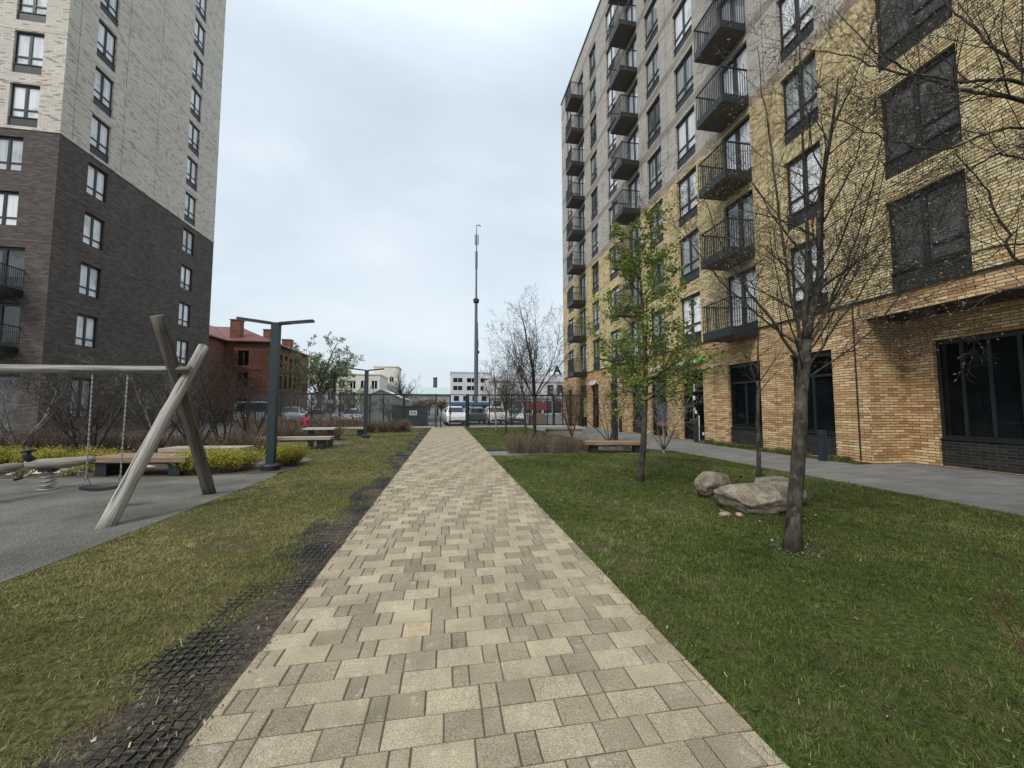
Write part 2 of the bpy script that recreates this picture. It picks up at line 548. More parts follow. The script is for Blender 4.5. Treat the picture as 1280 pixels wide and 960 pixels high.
def grass_ground(name, lo, mid, hi, soil):
    m, nt, b = _nodes(name)
    g = geopos(nt)
    n1 = noise(nt, g, 0.9, 5, 0.65)
    n2 = noise(nt, g, 28, 4, 0.7)
    n3 = noise(nt, g, 3.2, 4, 0.6)
    c = ramp(nt, n2, [(0.3, lo), (0.5, mid), (0.72, hi)])
    pm = ramp(nt, mathn(nt, 'MULTIPLY', mathn(nt, 'ADD', n1, n3), 0.5), [(0.50, (0, 0, 0)), (0.60, (0.75,) * 3)])
    c = mixc(nt, pm, c, soil)
    lk(nt, c, b.inputs['Base Color'])
    b.inputs['Roughness'].default_value = 0.95
    b.inputs['Specular IOR Level'].default_value = 0.1
    bump(nt, b, n2, 0.7, 0.03)
    return m
M['lawn_left'] = grass_ground('lawn_left', (0.025, 0.024, 0.010), (0.07, 0.066, 0.025), (0.15, 0.13, 0.06), (0.085, 0.066, 0.042))
M['lawn_right'] = grass_ground('lawn_right', (0.016, 0.024, 0.006), (0.046, 0.064, 0.015), (0.10, 0.108, 0.04), (0.085, 0.066, 0.038))
GL = [(0, (0.055, 0.062, 0.016)), (0.3, (0.145, 0.15, 0.036)), (0.55, (0.225, 0.215, 0.060)), (0.8, (0.30, 0.25, 0.115)), (1, (0.38, 0.32, 0.20))]
GR = [(0, (0.026, 0.046, 0.008)), (0.35, (0.076, 0.108, 0.018)), (0.65, (0.140, 0.165, 0.038)), (0.85, (0.215, 0.195, 0.080)), (1, (0.33, 0.28, 0.16))]
M['blade_left'] = attr_mat('blade_left', GL, 0.6, transl=0.2, spec=0.2)
M['blade_right'] = attr_mat('blade_right', GR, 0.6, transl=0.2, spec=0.2)

def paver_mat():
    m, nt, b = _nodes('paver')
    a = nt.nodes.new("ShaderNodeAttribute"); a.attribute_name = "tint"
    c = ramp(nt, a.outputs['Fac'], [(0, (0.215, 0.178, 0.128)), (0.25, (0.262, 0.218, 0.157)), (0.5, (0.30, 0.25, 0.18)), (0.8, (0.36, 0.303, 0.215)), (0.97, (0.395, 0.337, 0.24)), (1.0, (0.42, 0.33, 0.22))])
    g = geopos(nt)
    fine = noise(nt, g, 190, 2, 0.6)
    c = mixc(nt, 1.0, c, ramp(nt, fine, [(0.34, (0.55,) * 3), (0.5, (1.0,) * 3), (0.66, (1.42,) * 3)]), 'MULTIPLY')
    blot = noise(nt, g, 2.3, 5, 0.65)
    c = mixc(nt, 1.0, c, ramp(nt, blot, [(0.34, (0.78, 0.78, 0.77)), (0.66, (1.14, 1.13, 1.11))]), 'MULTIPLY')
    eff = noise(nt, g, 9, 6, 0.75)
    c = mixc(nt, ramp(nt, eff, [(0.58, (0, 0, 0)), (0.70, (0.45,) * 3)]), c, (0.58, 0.55, 0.50))
    spots = noise(nt, g, 26, 3, 0.6)
    c = mixc(nt, ramp(nt, spots, [(0.70, (0, 0, 0)), (0.76, (0.5,) * 3)]), c, (0.16, 0.14, 0.11))
    lk(nt, c, b.inputs['Base Color'])
    b.inputs['Roughness'].default_value = 0.9
    b.inputs['Specular IOR Level'].default_value = 0.2
    bump(nt, b, fine, 0.45, 0.004)
    return m
M['paver'] = paver_mat()
M['joint'] = plain('joint', (0.085, 0.072, 0.055), 0.95, 0, 0.3, 30)

def rubber_floor():
    m, nt, b = _nodes('rubber_floor')
    g = geopos(nt)
    n = noise(nt, g, 55, 5, 0.85)
    big = noise(nt, g, 0.9, 5, 0.65)
    c = ramp(nt, n, [(0.36, (0.028, 0.027, 0.023)), (0.5, (0.118, 0.113, 0.097)), (0.64, (0.28, 0.27, 0.235))])
    c = mixc(nt, 1.0, c, ramp(nt, big, [(0.37, (0.74,) * 3), (0.63, (1.25,) * 3)]), 'MULTIPLY')
    lk(nt, c, b.inputs['Base Color'])
    b.inputs['Roughness'].default_value = 0.95
    b.inputs['Specular IOR Level'].default_value = 0.1
    bump(nt, b, n, 0.7, 0.01)
    return m
M['rubber_floor'] = rubber_floor()

def slab_mat():
    m, nt, b = _nodes('slab')
    g = geopos(nt)
    sp = nt.nodes.new("ShaderNodeSeparateXYZ"); lk(nt, g, sp.inputs[0])
    row = mathn(nt, 'FLOOR', mathn(nt, 'DIVIDE', sp.outputs[1], 0.2))
    w1 = nt.nodes.new("ShaderNodeTexWhiteNoise"); w1.noise_dimensions = '1D'; lk(nt, row, w1.inputs['W'])
    uu = mathn(nt, 'ADD', mathn(nt, 'DIVIDE', sp.outputs[0], 0.6), w1.outputs[0])
    cl = mathn(nt, 'FLOOR', uu)
    cb = nt.nodes.new("ShaderNodeCombineXYZ"); lk(nt, cl, cb.inputs[0]); lk(nt, row, cb.inputs[1])
    w2 = nt.nodes.new("ShaderNodeTexWhiteNoise"); w2.noise_dimensions = '2D'; lk(nt, cb.outputs[0], w2.inputs[0])
    mk = mathn(nt, 'MAXIMUM', mathn(nt, 'LESS_THAN', mathn(nt, 'FRACT', mathn(nt, 'DIVIDE', sp.outputs[1], 0.2)), 0.035),
               mathn(nt, 'LESS_THAN', mathn(nt, 'FRACT', uu), 0.012))
    c = ramp(nt, w2.outputs[0], [(0, (0.13, 0.125, 0.117)), (1, (0.185, 0.178, 0.167))])
    c = mixc(nt, 1.0, c, ramp(nt, noise(nt, g, 1.1, 5), [(0.3, (0.85,) * 3), (0.7, (1.15,) * 3)]), 'MULTIPLY')
    c = mixc(nt, mk, c, (0.09, 0.088, 0.085))
    lk(nt, c, b.inputs['Base Color'])
    b.inputs['Roughness'].default_value = 0.75
    bump(nt, b, mathn(nt, 'SUBTRACT', noise(nt, g, 120, 2), mk), 0.3, 0.004)
    return m
M['slab'] = slab_mat()
M['asphalt'] = plain('asphalt', (0.095, 0.095, 0.095), 0.9, 0, 0.25, 3, bmp=0.3)
M['sand'] = plain('sand', (0.46, 0.41, 0.33), 0.95, 0, 0.2, 6, bmp=0.3)
M['roof_red'] = plain('roof_red', (0.185, 0.065, 0.058), 0.6, 0, 0.15, 2)
M['stone'] = None

# ------------------------------------------------------------------ ground sheets
def sheet(name, pts, z, mat, kind='structure'):
    mb = MB()
    mb.poly([(x, y, z) for x, y in pts])
    return struct(name, mb, mat, kind=kind)

sheet('ground', [(-900, -300), (900, -300), (900, 1500), (-900, 1500)], -0.03, M['asphalt'])
sheet('lawn', [(-3.65, -6), (-1.08, -6), (-1.08, 30.6), (-9.0, 30.6), (-9.0, 12.4), (-4.6, 12.4), (-3.65, 10.6)], -0.004, M['lawn_left'])
# right lawn with a gentle rise
mb = MB()
gx, gy = 22, 44
def lawn_h(x, y):
    t = max(0.0, min(1.0, (x - 1.39) / 0.5)) * max(0.0, min(1.0, (7.75 - x) / 0.5)) * max(0.0, min(1.0, (11.9 - y) / 1.0))
    return -0.004 + 0.10 * t * math.exp(-(((x - 4.6) / 2.4) ** 2 + ((y - 8.0) / 4.0) ** 2))
idx = {}
for i in range(gx + 1):
    for j in range(gy + 1):
        x = 1.39 + (7.75 - 1.39) * i / gx; y = -6 + (11.9 + 6) * j / gy
        idx[i, j] = len(mb.v); mb.v.append((x, y, lawn_h(x, y)))
for i in range(gx):
    for j in range(gy):
        mb.f.append((idx[i, j], idx[i + 1, j], idx[i + 1, j + 1], idx[i, j + 1])); mb.m.append(0); mb.t.append(0.5); mb.uv.append([(0, 0)] * 4)
struct('lawn', mb, M['lawn_right'], smooth=True)
sheet('lawn', [(1.39, 13.6), (4.4, 13.6), (6.2, 14.6), (6.2, 30.6), (1.39, 30.6)], -0.004, M['lawn_right'])
sheet('grass_strip', [(10.55, 8.62), (11.12, 8.62), (11.12, 15.1), (10.55, 15.1)], -0.002, M['lawn_right'])
sheet('playground_floor', [(-14, -6), (-3.65, -6), (-3.65, 9.25), (-3.75, 9.6), (-5.4, 9.45), (-9.2, 9.75), (-14, 10.2)], 0.0, M['rubber_floor'])
sheet('planting_bed', [(-20.6, 10.2), (-14, 10.2), (-9.2, 9.75), (-5.4, 9.45), (-3.75, 9.6), (-3.6, 10.6), (-4.6, 12.4), (-9.0, 12.4), (-9.0, 21), (-20.6, 21)], -0.008, M['soil'])
sheet('sand_path', [(-16, 10.6), (-9.6, 10.35), (-7.9, 10.6), (-7.2, 11.2), (-7.6, 11.5), (-9.8, 11.1), (-16, 11.5)], -0.003, M['sand'])
sheet('rubber_path', [(-7.2, 11.9), (-4.1, 10.9), (-3.75, 11.9), (-4.4, 13.0), (-7.4, 13.4)], 0.0, M['rubber_floor'])
sheet('rubber_path', [(-9.2, 16.0), (-4.6, 16.0), (-3.9, 17.0), (-4.0, 18.2), (-9.2, 18.2)], 0.0, M['rubber_floor'])
sheet('pavement', [(7.75, -8), (12.3, -8), (12.3, 8.5), (10.55, 8.5), (10.55, 15.1), (11.12, 15.1), (11.12, 30.6), (6.2, 30.6), (6.2, 14.6), (7.0, 13.2), (7.75, 12.2)], 0.0, M['slab'])
sheet('pavement', [(1.39, 11.95), (2.6, 11.95), (2.6, 13.1), (1.39, 13.1)], 0.0, M['slab'])
sheet('soil_bed', [(2.6, 11.9), (7.4, 11.9), (6.9, 13.2), (4.4, 13.55), (2.6, 13.55)], -0.008, M['soil'])

# the paved path: every block its own bevelled slab in one paving surface
mb = MB()
PX0, PX1, PY0, PY1 = -1.09, 1.39, -2.0, 32.0
rowh, gap = 0.165, 0.005
r_ = random.Random(3)
y = PY0; row = 0
while y < PY1:
    x = PX0 - 0.54 - (0.27 if row % 2 else 0.0) - 0.045 * ((row * 2) % 5) + 0.06
    seq = [(0.27, 'b'), (0.09, 'n'), (0.18, 's')] if r_.random() < 0.55 else [(0.27, 'b'), (0.18, 's'), (0.09, 'n')]
    k = 0
    while x < PX1:
        w, ty = seq[k % 3]; k += 1
        a, b_ = max(x, PX0), min(x + w, PX1)
        x += w
        if b_ - a < 0.03:
            continue
        if ty == 'b':
            t = min(0.96, max(0.45, r_.gauss(0.80, 0.08)))
        else:
            t = min(0.75, max(0.05, r_.gauss(0.33, 0.13)))
        if r_.random() < 0.006: t = 1.0
        z = r_.uniform(-0.0012, 0.0012) + 0.004
        g = gap / 2 + r_.uniform(0, 0.0012)
        bv = 0.005
        x0, x1, y0, y1 = a + g, b_ - g, y + g, y + rowh - g
        lo = [(x0, y0, z - bv), (x1, y0, z - bv), (x1, y1, z - bv), (x0, y1, z - bv)]
        tl = r_.uniform(-0.0025, 0.0025)
        hi = [(x0 + bv, y0 + bv, z), (x1 - bv, y0 + bv, z + tl), (x1 - bv, y1 - bv, z + tl), (x0 + bv, y1 - bv, z)]
        dn = [(p[0], p[1], -0.02) for p in lo]
        mb.quad(*hi, tint=t)
        for q in range(4):
            q2 = (q + 1) % 4
            mb.quad(lo[q], lo[q2], hi[q2], hi[q], tint=t * 0.95)
            mb.quad(dn[q], dn[q2], lo[q2], lo[q], tint=t * 0.6)
    y += rowh; row += 1
struct('path', mb, M['paver'], tint=True)
sheet('path_bed', [(PX0, PY0), (PX1, PY0), (PX1, PY1), (PX0, PY1)], -0.003, M['joint'])

# ------------------------------------------------------------------ walls with openings
def wall(mb, O, a, n, s0, s1, t0, t1, holes, depth, matf, cuts_t=(), u0=0.0, reveal_mat=None, top_cut=None):
    """wall in plane O + a*s + z*t, n points into the building; holes are (s0,s1,t0,t1)"""
    O, a, n = Vector(O), Vector(a), Vector(n)
    z = Vector((0, 0, 1))
    P = lambda s, t, d=0.0: O + a * s + z * t + n * d
    flip = a.cross(z).dot(n) > 0
    hs = [(max(h[0], s0), min(h[1], s1), max(h[2], t0), min(h[3], t1)) for h in holes]
    cs = sorted({s0, s1} | {h[0] for h in hs} | {h[1] for h in hs})
    ct = sorted({t0, t1} | {h[2] for h in hs} | {h[3] for h in hs} | {t for t in cuts_t if t0 < t < t1})
    def q(p1, p2, p3, p4, mat, uv):
        if flip:
            mb.quad(p4, p3, p2, p1, mat, uv[::-1])
        else:
            mb.quad(p1, p2, p3, p4, mat, uv)
    for i in range(len(cs) - 1):
        for j in range(len(ct) - 1):
            sm, tm = (cs[i] + cs[i + 1]) / 2, (ct[j] + ct[j + 1]) / 2
            if any(h[0] < sm < h[1] and h[2] < tm < h[3] for h in hs):
                continue
            A, B, C_, D = cs[i], cs[i + 1], ct[j], ct[j + 1]
            q(P(A, C_), P(B, C_), P(B, D), P(A, D), matf(sm, tm), [(u0 + A, C_), (u0 + B, C_), (u0 + B, D), (u0 + A, D)])
    for (A, B, C_, D) in hs:
        mt = (lambda s, t: reveal_mat) if reveal_mat is not None else matf
        k = mt(A, (C_ + D) / 2)
        q(P(A, C_), P(A, D), P(A, D, depth), P(A, C_, depth), k, [(0, C_), (0, D), (depth, D), (depth, C_)])
        q(P(B, D), P(B, C_), P(B, C_, depth), P(B, D, depth), k, [(0, D), (0, C_), (depth, C_), (depth, D)])
        q(P(A, D), P(B, D), P(B, D, depth), P(A, D, depth), k, [(A, 0), (B, 0), (B, depth), (A, depth)])
        q(P(B, C_), P(A, C_), P(A, C_, depth), P(B, C_, depth), k, [(B, 0), (A, 0), (A, depth), (B, depth)])

_win_cache = {}
def window_meshes(w, h, ph, kind, pane):
    """window w wide; glass zone h tall with an infill panel ph below. Local x along the wall, y into the wall."""
    key = (round(w, 3), round(h, 3), round(ph, 3), kind)
    if key not in _win_cache:
        f = MB()
        d0, d1 = 0.09, 0.16
        fr = 0.075
        if ph > 0:
            f.box(0, 0.05, 0, w, 0.15, ph - 0.03, 1)
            f.box(-0.0, 0.02, ph - 0.03, w, 0.16, ph, 0)
        f.box(0, d0, ph, fr, d1, ph + h, 0)
        f.box(w - fr, d0, ph, w, d1, ph + h, 0)
        f.box(fr, d0, ph, w - fr, d1, ph + fr, 0)
        f.box(fr, d0, ph + h - 0.13, w - fr, d1, ph + h, 0)
        if kind == 'two':
            f.box(w / 2 - 0.065, d0 - 0.01, ph + fr, w / 2 + 0.065, d1, ph + h - 0.13, 0)
            f.box(fr, d0 - 0.005, ph + 0.42, w / 2 - 0.065, d1, ph + 0.50, 0)
            f.box(w / 2 + 0.065, d0 - 0.005, ph + 0.42, w - fr, d1, ph + 0.50, 0)
        elif kind == 'big':
            f.box(w * 0.47 - 0.05, d0 - 0.01, ph + fr, w * 0.47 + 0.05, d1, ph + h - 0.13, 0)
            f.box(w * 0.47 + 0.05, d0 - 0.005, ph + 0.40, w - fr, d1, ph + 0.46, 0)
        elif kind == 'door':
            f.box(w / 2 - 0.09, d0 - 0.015, ph + fr, w / 2 + 0.09, d1, ph + h - 0.13, 0)
            f.box(fr, d0 - 0.005, ph + fr, w / 2 - 0.09, d1, ph + 0.28, 0)
            f.box(w / 2 + 0.09, d0 - 0.005, ph + fr, w - fr, d1, ph + 0.28, 0)
        elif kind == 'shop':
            f.box(fr, d0 - 0.01, ph + h - 0.78, w - fr, d1, ph + h - 0.70, 0)
            f.box(w / 2 - 0.04, d0 - 0.01, ph + fr, w / 2 + 0.04, d1, ph + h - 0.78, 0)
        elif kind == 'shopdoor':
            f.box(fr, d0 - 0.01, ph + h - 1.02, w - fr, d1, ph + h - 0.90, 0)
            f.box(w * 0.42, d0 - 0.02, ph + fr, w * 0.42 + 0.09, d1, ph + h - 1.02, 0)
            f.box(w * 0.42 + 0.12, d0 - 0.06, ph + 0.9, w * 0.42 + 0.15, d0 - 0.03, ph + 1.6, 2)
        elif kind == 'wide':
            for q in (0.25, 0.5, 0.75):
                f.box(w * q - 0.035, d0 - 0.01, ph + fr, w * q + 0.035, d1, ph + h - 0.13, 0)
        _win_cache[key] = (f, {})
    f, panes = _win_cache[key]
    return key

_frame_me, _pane_me = {}, {}
def add_window(parent, name, org, rz, w, h, ph, kind, pane, panel_mat, label=None):
    key = window_meshes(w, h, ph, kind, pane)
    fk = key + (panel_mat,)
    if fk not in _frame_me:
        _frame_me[fk] = _win_cache[key][0].mesh(name, [M['frame'], M[panel_mat], M['chain']])
    pk = key + (pane,)
    if pk not in _pane_me:
        p = MB(); p.box(0.03, 0.125, ph + 0.03, w - 0.03, 0.14, ph + h - 0.03)
        _pane_me[pk] = p.mesh("pane", M[pane])
    o = bpy.data.objects.new(name, _frame_me[fk]); COL.objects.link(o)
    o.parent = parent
    o.location = Vector(org) - Vector(parent.location)
    o.rotation_euler = (0, 0, rz)
    if label: o['label'] = label
    p = bpy.data.objects.new("pane", _pane_me[pk]); COL.objects.link(p)
    p.parent = o
    return o

_balc_me = {}
def add_balcony(parent, org, rz, w, d, name="balcony"):
    """local x along the wall, y into the wall (balcony sticks out to -y); origin at the slab bottom"""
    k = (round(w, 2), round(d, 2))
    if k not in _balc_me:
        s = MB()
        s.box(0.02, -d + 0.02, 0, w - 0.02, -0.003, 0.03, 1)
        s.box(0, -d, 0.012, w, -d + 0.03, 0.33, 0)
        s.box(0, -d + 0.03, 0.012, 0.03, -0.003, 0.33, 0)
        s.box(w - 0.03, -d + 0.03, 0.012, w, -0.003, 0.33, 0)
        s.box(0.03, -d + 0.03, 0.03, w - 0.03, -0.003, 0.28, 1)
        rl = MB()
        zt = 0.33 + 1.08
        rl.box(0, -d, zt - 0.04, w, -d + 0.05, zt)
        rl.box(0, -d + 0.05, zt - 0.04, 0.05, -0.003, zt)
        rl.box(w - 0.05, -d + 0.05, zt - 0.04, w, -0.003, zt)
        nx = int(w / 0.095)
        for i in range(nx + 1):
            x = 0.015 + (w - 0.03) * i / nx
            rl.box(x - 0.009, -d + 0.012, 0.331, x + 0.009, -d + 0.034, zt - 0.04)
        ny = int(d / 0.095)
        for i in range(1, ny + 1):
            y = -d + (d - 0.03) * i / ny
            rl.box(0.012, y - 0.009, 0.331, 0.032, y + 0.009, zt - 0.04)
            rl.box(w - 0.032, y - 0.009, 0.331, w - 0.012, y + 0.009, zt - 0.04)
        _balc_me[k] = (s.mesh("balcony", [M['metal_dark'], M['soffit']]), rl.mesh("railing", M['metal_dark']))
    a, b = _balc_me[k]
    o = bpy.data.objects.new(name, a); COL.objects.link(o)
    o.parent = parent; o.location = Vector(org) - Vector(parent.location); o.rotation_euler = (0, 0, rz)
    q = bpy.data.objects.new("railing", b); COL.objects.link(q); q.parent = o
    return o

# ------------------------------------------------------------------ right building (yellow and beige brick)
XR = 11.12
YN, YF, ZR = -14.0, 35.62, 32.15
bR = thing('apartment_building', 'tall yellow and beige brick apartment block with dark balconies and ground floor shops', 'building', (XR, 10.0, 0))
TOP = [6.72 + 2.93 * k for k in range(9)]
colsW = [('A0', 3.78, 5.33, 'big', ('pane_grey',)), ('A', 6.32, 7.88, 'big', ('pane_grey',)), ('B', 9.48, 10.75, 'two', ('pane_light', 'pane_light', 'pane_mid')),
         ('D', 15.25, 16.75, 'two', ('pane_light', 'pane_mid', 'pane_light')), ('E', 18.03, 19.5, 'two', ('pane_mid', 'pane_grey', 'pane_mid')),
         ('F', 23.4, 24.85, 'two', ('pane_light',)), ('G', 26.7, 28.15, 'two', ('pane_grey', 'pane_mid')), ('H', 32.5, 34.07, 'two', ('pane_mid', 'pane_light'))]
doorsW = [('C', 12.1, 13.62), ('F', 20.35, 21.85), ('H', 29.4, 30.95)]
holes = []
for _, a, b, *_r in colsW:
    for tz in TOP: holes.append((a, b, tz - 2.33, tz))
for _, a, b in doorsW:
    for tz in TOP: holes.append((a, b, tz - 2.3, tz))
ground = [(9.48, 10.88, 0.02, 3.2, 'shop', 0.69), (12.1, 13.73, 0.02, 3.2, 'shop', 0.69), (15.24, 16.85, 0.02, 3.22, 'shopdoor', 0.02),
          (18.12, 19.7, 0.02, 3.2, 'shopdoor', 0.02), (20.48, 21.95, 0.02, 3.15, 'shop', 0.69), (23.86, 25.1, 0.02, 3.2, 'shop', 0.69),
          (27.05, 28.45, 0.02, 3.3, 'shopdoor', 0.02), (29.5, 31.0, 0.02, 3.4, 'shopdoor', 0.02), (33.1, 34.4, 0.02, 3.2, 'shop', 0.69)]
gh = [(a, b, c, d) for a, b, c, d, *_r in ground]
BR_M = ['brick_orange', 'brick_yellow', 'brick_mixed', 'brick_beige', 'brick_band', 'metal_dark', 'soffit', 'brick_black']
BAND_T = [TOP[k] + 0.12 for k in range(2, 9)]
def matR(s, t):
    if t < 4.36: return 0
    if t < 12.70: return 1
    if t < 13.10: return 2
    for b in BAND_T:
        if b < t < b + 0.40: return 4
    return 3
cuts = [4.36, 12.70, 13.10] + [c for b in BAND_T for c in (b, b + 0.40)]
mb = MB()
# main facade (plane x = XR, along +y)
wall(mb, (XR, 0, 0), (0, 1, 0), (1, 0, 0), 8.5, YF, 0.0, 4.36, gh, 0.22, matR)
wall(mb, (XR, 0, 0), (0, 1, 0), (1, 0, 0), YN, 8.5, 3.85, 4.36, [], 0.22, matR)
wall(mb, (XR, 0, 0), (0, 1, 0), (1, 0, 0), YN, YF, 4.36, ZR, holes, 0.22, matR, cuts)
# return of the recess, recessed wall, soffit
XW = 12.3
wall(mb, (XR, 8.5, 0), (1, 0, 0), (0, 1, 0), 0.0, XW - XR, 0.0, 3.85, [], 0.1, matR, u0=3.3)
rec = [(5.9, 7.86, 0.02, 3.2), (2.6, 5.6, 0.02, 3.2), (-1.5, 1.6, 0.02, 3.2)]
wall(mb, (XW, 0, 0), (0, 1, 0), (1, 0, 0), YN, 8.5, 0.0, 3.85, rec, 0.22, matR)
mb.quad((XR, YN, 3.85), (XW, YN, 3.85), (XW, 8.5, 3.85), (XR, 8.5, 3.85), 5)
# far end, near end, back and roof
wall(mb, (XR, YF, 0), (1, 0, 0), (0, -1, 0), 0, 16, 0, ZR, [], 0.1, matR, cuts)
wall(mb, (XW, YN, 0), (1, 0, 0), (0, 1, 0), 0, 16 - (XW - XR), 0, 3.85, [], 0.1, matR)
wall(mb, (XR, YN, 0), (1, 0, 0), (0, 1, 0), 0, 16, 3.85, ZR, [], 0.1, matR, cuts)
wall(mb, (XR + 16, 0, 0), (0, 1, 0), (-1, 0, 0), YN, YF, 0, ZR, [], 0.1, matR, cuts)
mb.quad((XR, YN, ZR), (XR + 16, YN, ZR), (XR + 16, YF, ZR), (XR, YF, ZR), 5)
part('wall', mb, [M[k] for k in BR_M], bR)
mb = MB()
mb.box(XR - 0.06, YN, ZR - 0.10, XR - 0.004, YF + 0.06, ZR + 0.06)
mb.box(XR - 0.004, YF + 0.004, ZR - 0.10, XR + 16, YF + 0.06, ZR + 0.06)
part('roof_edge', mb, M['metal_dark'], bR)
mb = MB()
mb.box(XR - 0.05, YN, 4.335, XR - 0.003, YF, 4.385)
part('string_course', mb, M['metal_dark'], bR)
for yy, z0, z1 in ((11.45, 0.03, 4.33), (14.5, 0.03, 4.33), (17.5, 0.03, 4.33), (9.0, 4.4, 32.0), (11.4, 4.4, 32.0), (17.4, 4.4, 32.0), (25.8, 4.4, 32.0)):
    p = MB(); p.box(XR - 0.006, yy - 0.007, z0, XR - 0.003, yy + 0.007, z1); part('movement_joint', p, M['soffit'], bR)
mb = MB()      # downpipe-like expansion joint beside the corner
mb.box(XR - 0.018, 8.80, 0.05, XR - 0.003, 8.83, 4.33)
mb.tube([(XR - 0.05, 8.62, 4.36), (XR - 0.05, 8.62, 3.95), (XR - 0.03, 8.55, 3.86)], 0.014, 6)
part('cable', mb, M['metal_dark'], bR)
mb = MB()      # dark sheets for the unlit rooms behind the panes so the openings are closed
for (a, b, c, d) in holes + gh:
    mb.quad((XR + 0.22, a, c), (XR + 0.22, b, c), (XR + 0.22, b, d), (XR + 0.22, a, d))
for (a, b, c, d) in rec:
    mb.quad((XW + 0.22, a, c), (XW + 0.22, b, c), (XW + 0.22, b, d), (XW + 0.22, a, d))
part('dark_room_sheet', mb, M['metal_dark'], bR)
RZ = -math.pi / 2
r_ = random.Random(11)
for nm, a, b, kd, panes in colsW:
    for k, tz in enumerate(TOP):
        pm = 'brick_black' if nm in ('A', 'A0') else 'metal_dark'
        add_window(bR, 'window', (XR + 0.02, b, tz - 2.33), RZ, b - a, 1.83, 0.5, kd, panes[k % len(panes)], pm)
for nm, a, b in doorsW:
    for k, tz in enumerate(TOP):
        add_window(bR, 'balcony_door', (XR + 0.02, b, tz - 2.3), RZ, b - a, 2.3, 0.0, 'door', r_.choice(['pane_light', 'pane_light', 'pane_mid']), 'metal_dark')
        add_balcony(bR, (XR, b, tz - 2.63), RZ, b - a, 1.12)
for (a, b, c, d, kd, ph) in ground:
    add_window(bR, 'shop_door' if kd == 'shopdoor' else 'shop_window', (XR + 0.02, b, c), RZ, b - a, d - c - (ph if kd == 'shop' else 0), ph if kd == 'shop' else 0.0, kd, 'pane_dark', 'brick_black')
for (a, b, c, d) in rec:
    add_window(bR, 'shop_window', (XW + 0.02, b, c), RZ, b - a, d - c - 0.69, 0.69, 'wide', 'pane_dark', 'brick_black')
mb = MB()      # canopy lamps under the overhang
for yy in (7.4, 5.2, 3.0):
    mb = MB(); mb.lathe([(0.0, 0), (0.07, 0), (0.07, 0.05), (0.0, 0.05)], 11.75, yy, 3.79, 12)
    part('soffit_lamp', mb, M['frame'], bR)

# ------------------------------------------------------------------ left building (dark base, light brick above)
XL, YL0, YL1, ZL = -20.6, 23.53, 37.4, 50.0
bL = thing('apartment_tower', 'high apartment tower of dark brick below and light brick above on the left', 'building', (-27.0, 30.0, 0))
TL = [6.87 + 2.97 * k for k in range(14)]
BL_M = ['brick_dark', 'brick_light', 'metal_dark', 'brick_dark']
mb = MB()
sideH = []
for (a, b) in ((25.25, 26.56), (33.45, 34.8)):
    sideH.append((a, b, 0.95, 3.2))
    for k, tz in enumerate(TL):
        sideH.append((a, b, tz - (1.85 if k < 4 else 2.38), tz))
frontH = []
for k, tz in enumerate(TL):
    if k >= 4: frontH.append((-22.99, -21.65, tz - 2.38, tz)); frontH.append((-26.5, -25.1, tz - 2.38, tz))
    elif k >= 2: frontH.append((-23.55, -22.2, tz - 1.85, tz)); frontH.append((-26.5, -25.1, tz - 1.85, tz))
    else: frontH.append((-23.6, -21.72, tz - 2.3, tz)); frontH.append((-26.5, -25.1, tz - 2.3, tz))
frontH.append((-24.2, -21.5, 0.05, 3.2))
matL = lambda s, t: 0 if t < 16.2 else 1
wall(mb, (XL, 0, 0), (0, 1, 0), (-1, 0, 0), YL0, YL1, 0, ZL, sideH, 0.2, matL, [16.2])
wall(mb, (0, YL0, 0), (1, 0, 0), (0, 1, 0), -34.0, XL, 0, ZL, frontH, 0.2, matL, [16.2], u0=1.7)
wall(mb, (0, YL1, 0), (1, 0, 0), (0, -1, 0), -34.0, XL, 0, ZL, [], 0.2, matL, [16.2])
wall(mb, (-34.0, 0, 0), (0, 1, 0), (1, 0, 0), YL0, YL1, 0, ZL, [], 0.2, matL, [16.2])
mb.quad((-34, YL0, ZL), (XL, YL0, ZL), (XL, YL1, ZL), (-34, YL1, ZL), 2)
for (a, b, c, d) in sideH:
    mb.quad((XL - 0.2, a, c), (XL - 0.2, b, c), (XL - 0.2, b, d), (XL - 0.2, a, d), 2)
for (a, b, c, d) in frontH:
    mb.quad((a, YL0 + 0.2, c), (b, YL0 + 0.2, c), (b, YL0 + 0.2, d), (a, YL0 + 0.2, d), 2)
part('wall', mb, [M[k] for k in BL_M], bL)
for yy, z0, z1 in ((24.4, 0.03, 16.15), (27.4, 16.4, 49.5), (30.2, 0.03, 16.15), (30.2, 16.4, 49.5), (24.2, 16.4, 49.5)):
    p = MB(); p.box(XL + 0.003, yy - 0.009, z0, XL + 0.006, yy + 0.009, z1); part('movement_joint', p, M['soffit'], bL)
mb = MB()      # light soldier-course ledge where the two bricks meet, then thin courses at each floor
mb.box(XL + 0.003, YL0 - 0.03, 16.2, XL + 0.03, YL1, 16.36)
mb.box(-34, YL0 - 0.03, 16.2, XL + 0.003, YL0 - 0.003, 16.36)
part('ledge', mb, M['brick_light'], bL)
mb = MB()
for k in range(0, 4):
    zz = TL[k] - 2.62
    mb.box(XL + 0.003, YL0 - 0.012, zz, XL + 0.012, YL1, zz + 0.035)
    mb.box(-34, YL0 - 0.012, zz, XL + 0.003, YL0 - 0.003, zz + 0.035)
part('floor_course', mb, plain('course_grey', (0.14, 0.125, 0.115), 0.8), bL)
mb = MB()
for k in range(4, 14):
    zz = TL[k] + 0.06
    mb.box(XL + 0.003, YL0 - 0.012, zz, XL + 0.012, YL1, zz + 0.22)
    mb.box(-34, YL0 - 0.012, zz, XL + 0.003, YL0 - 0.003, zz + 0.22)
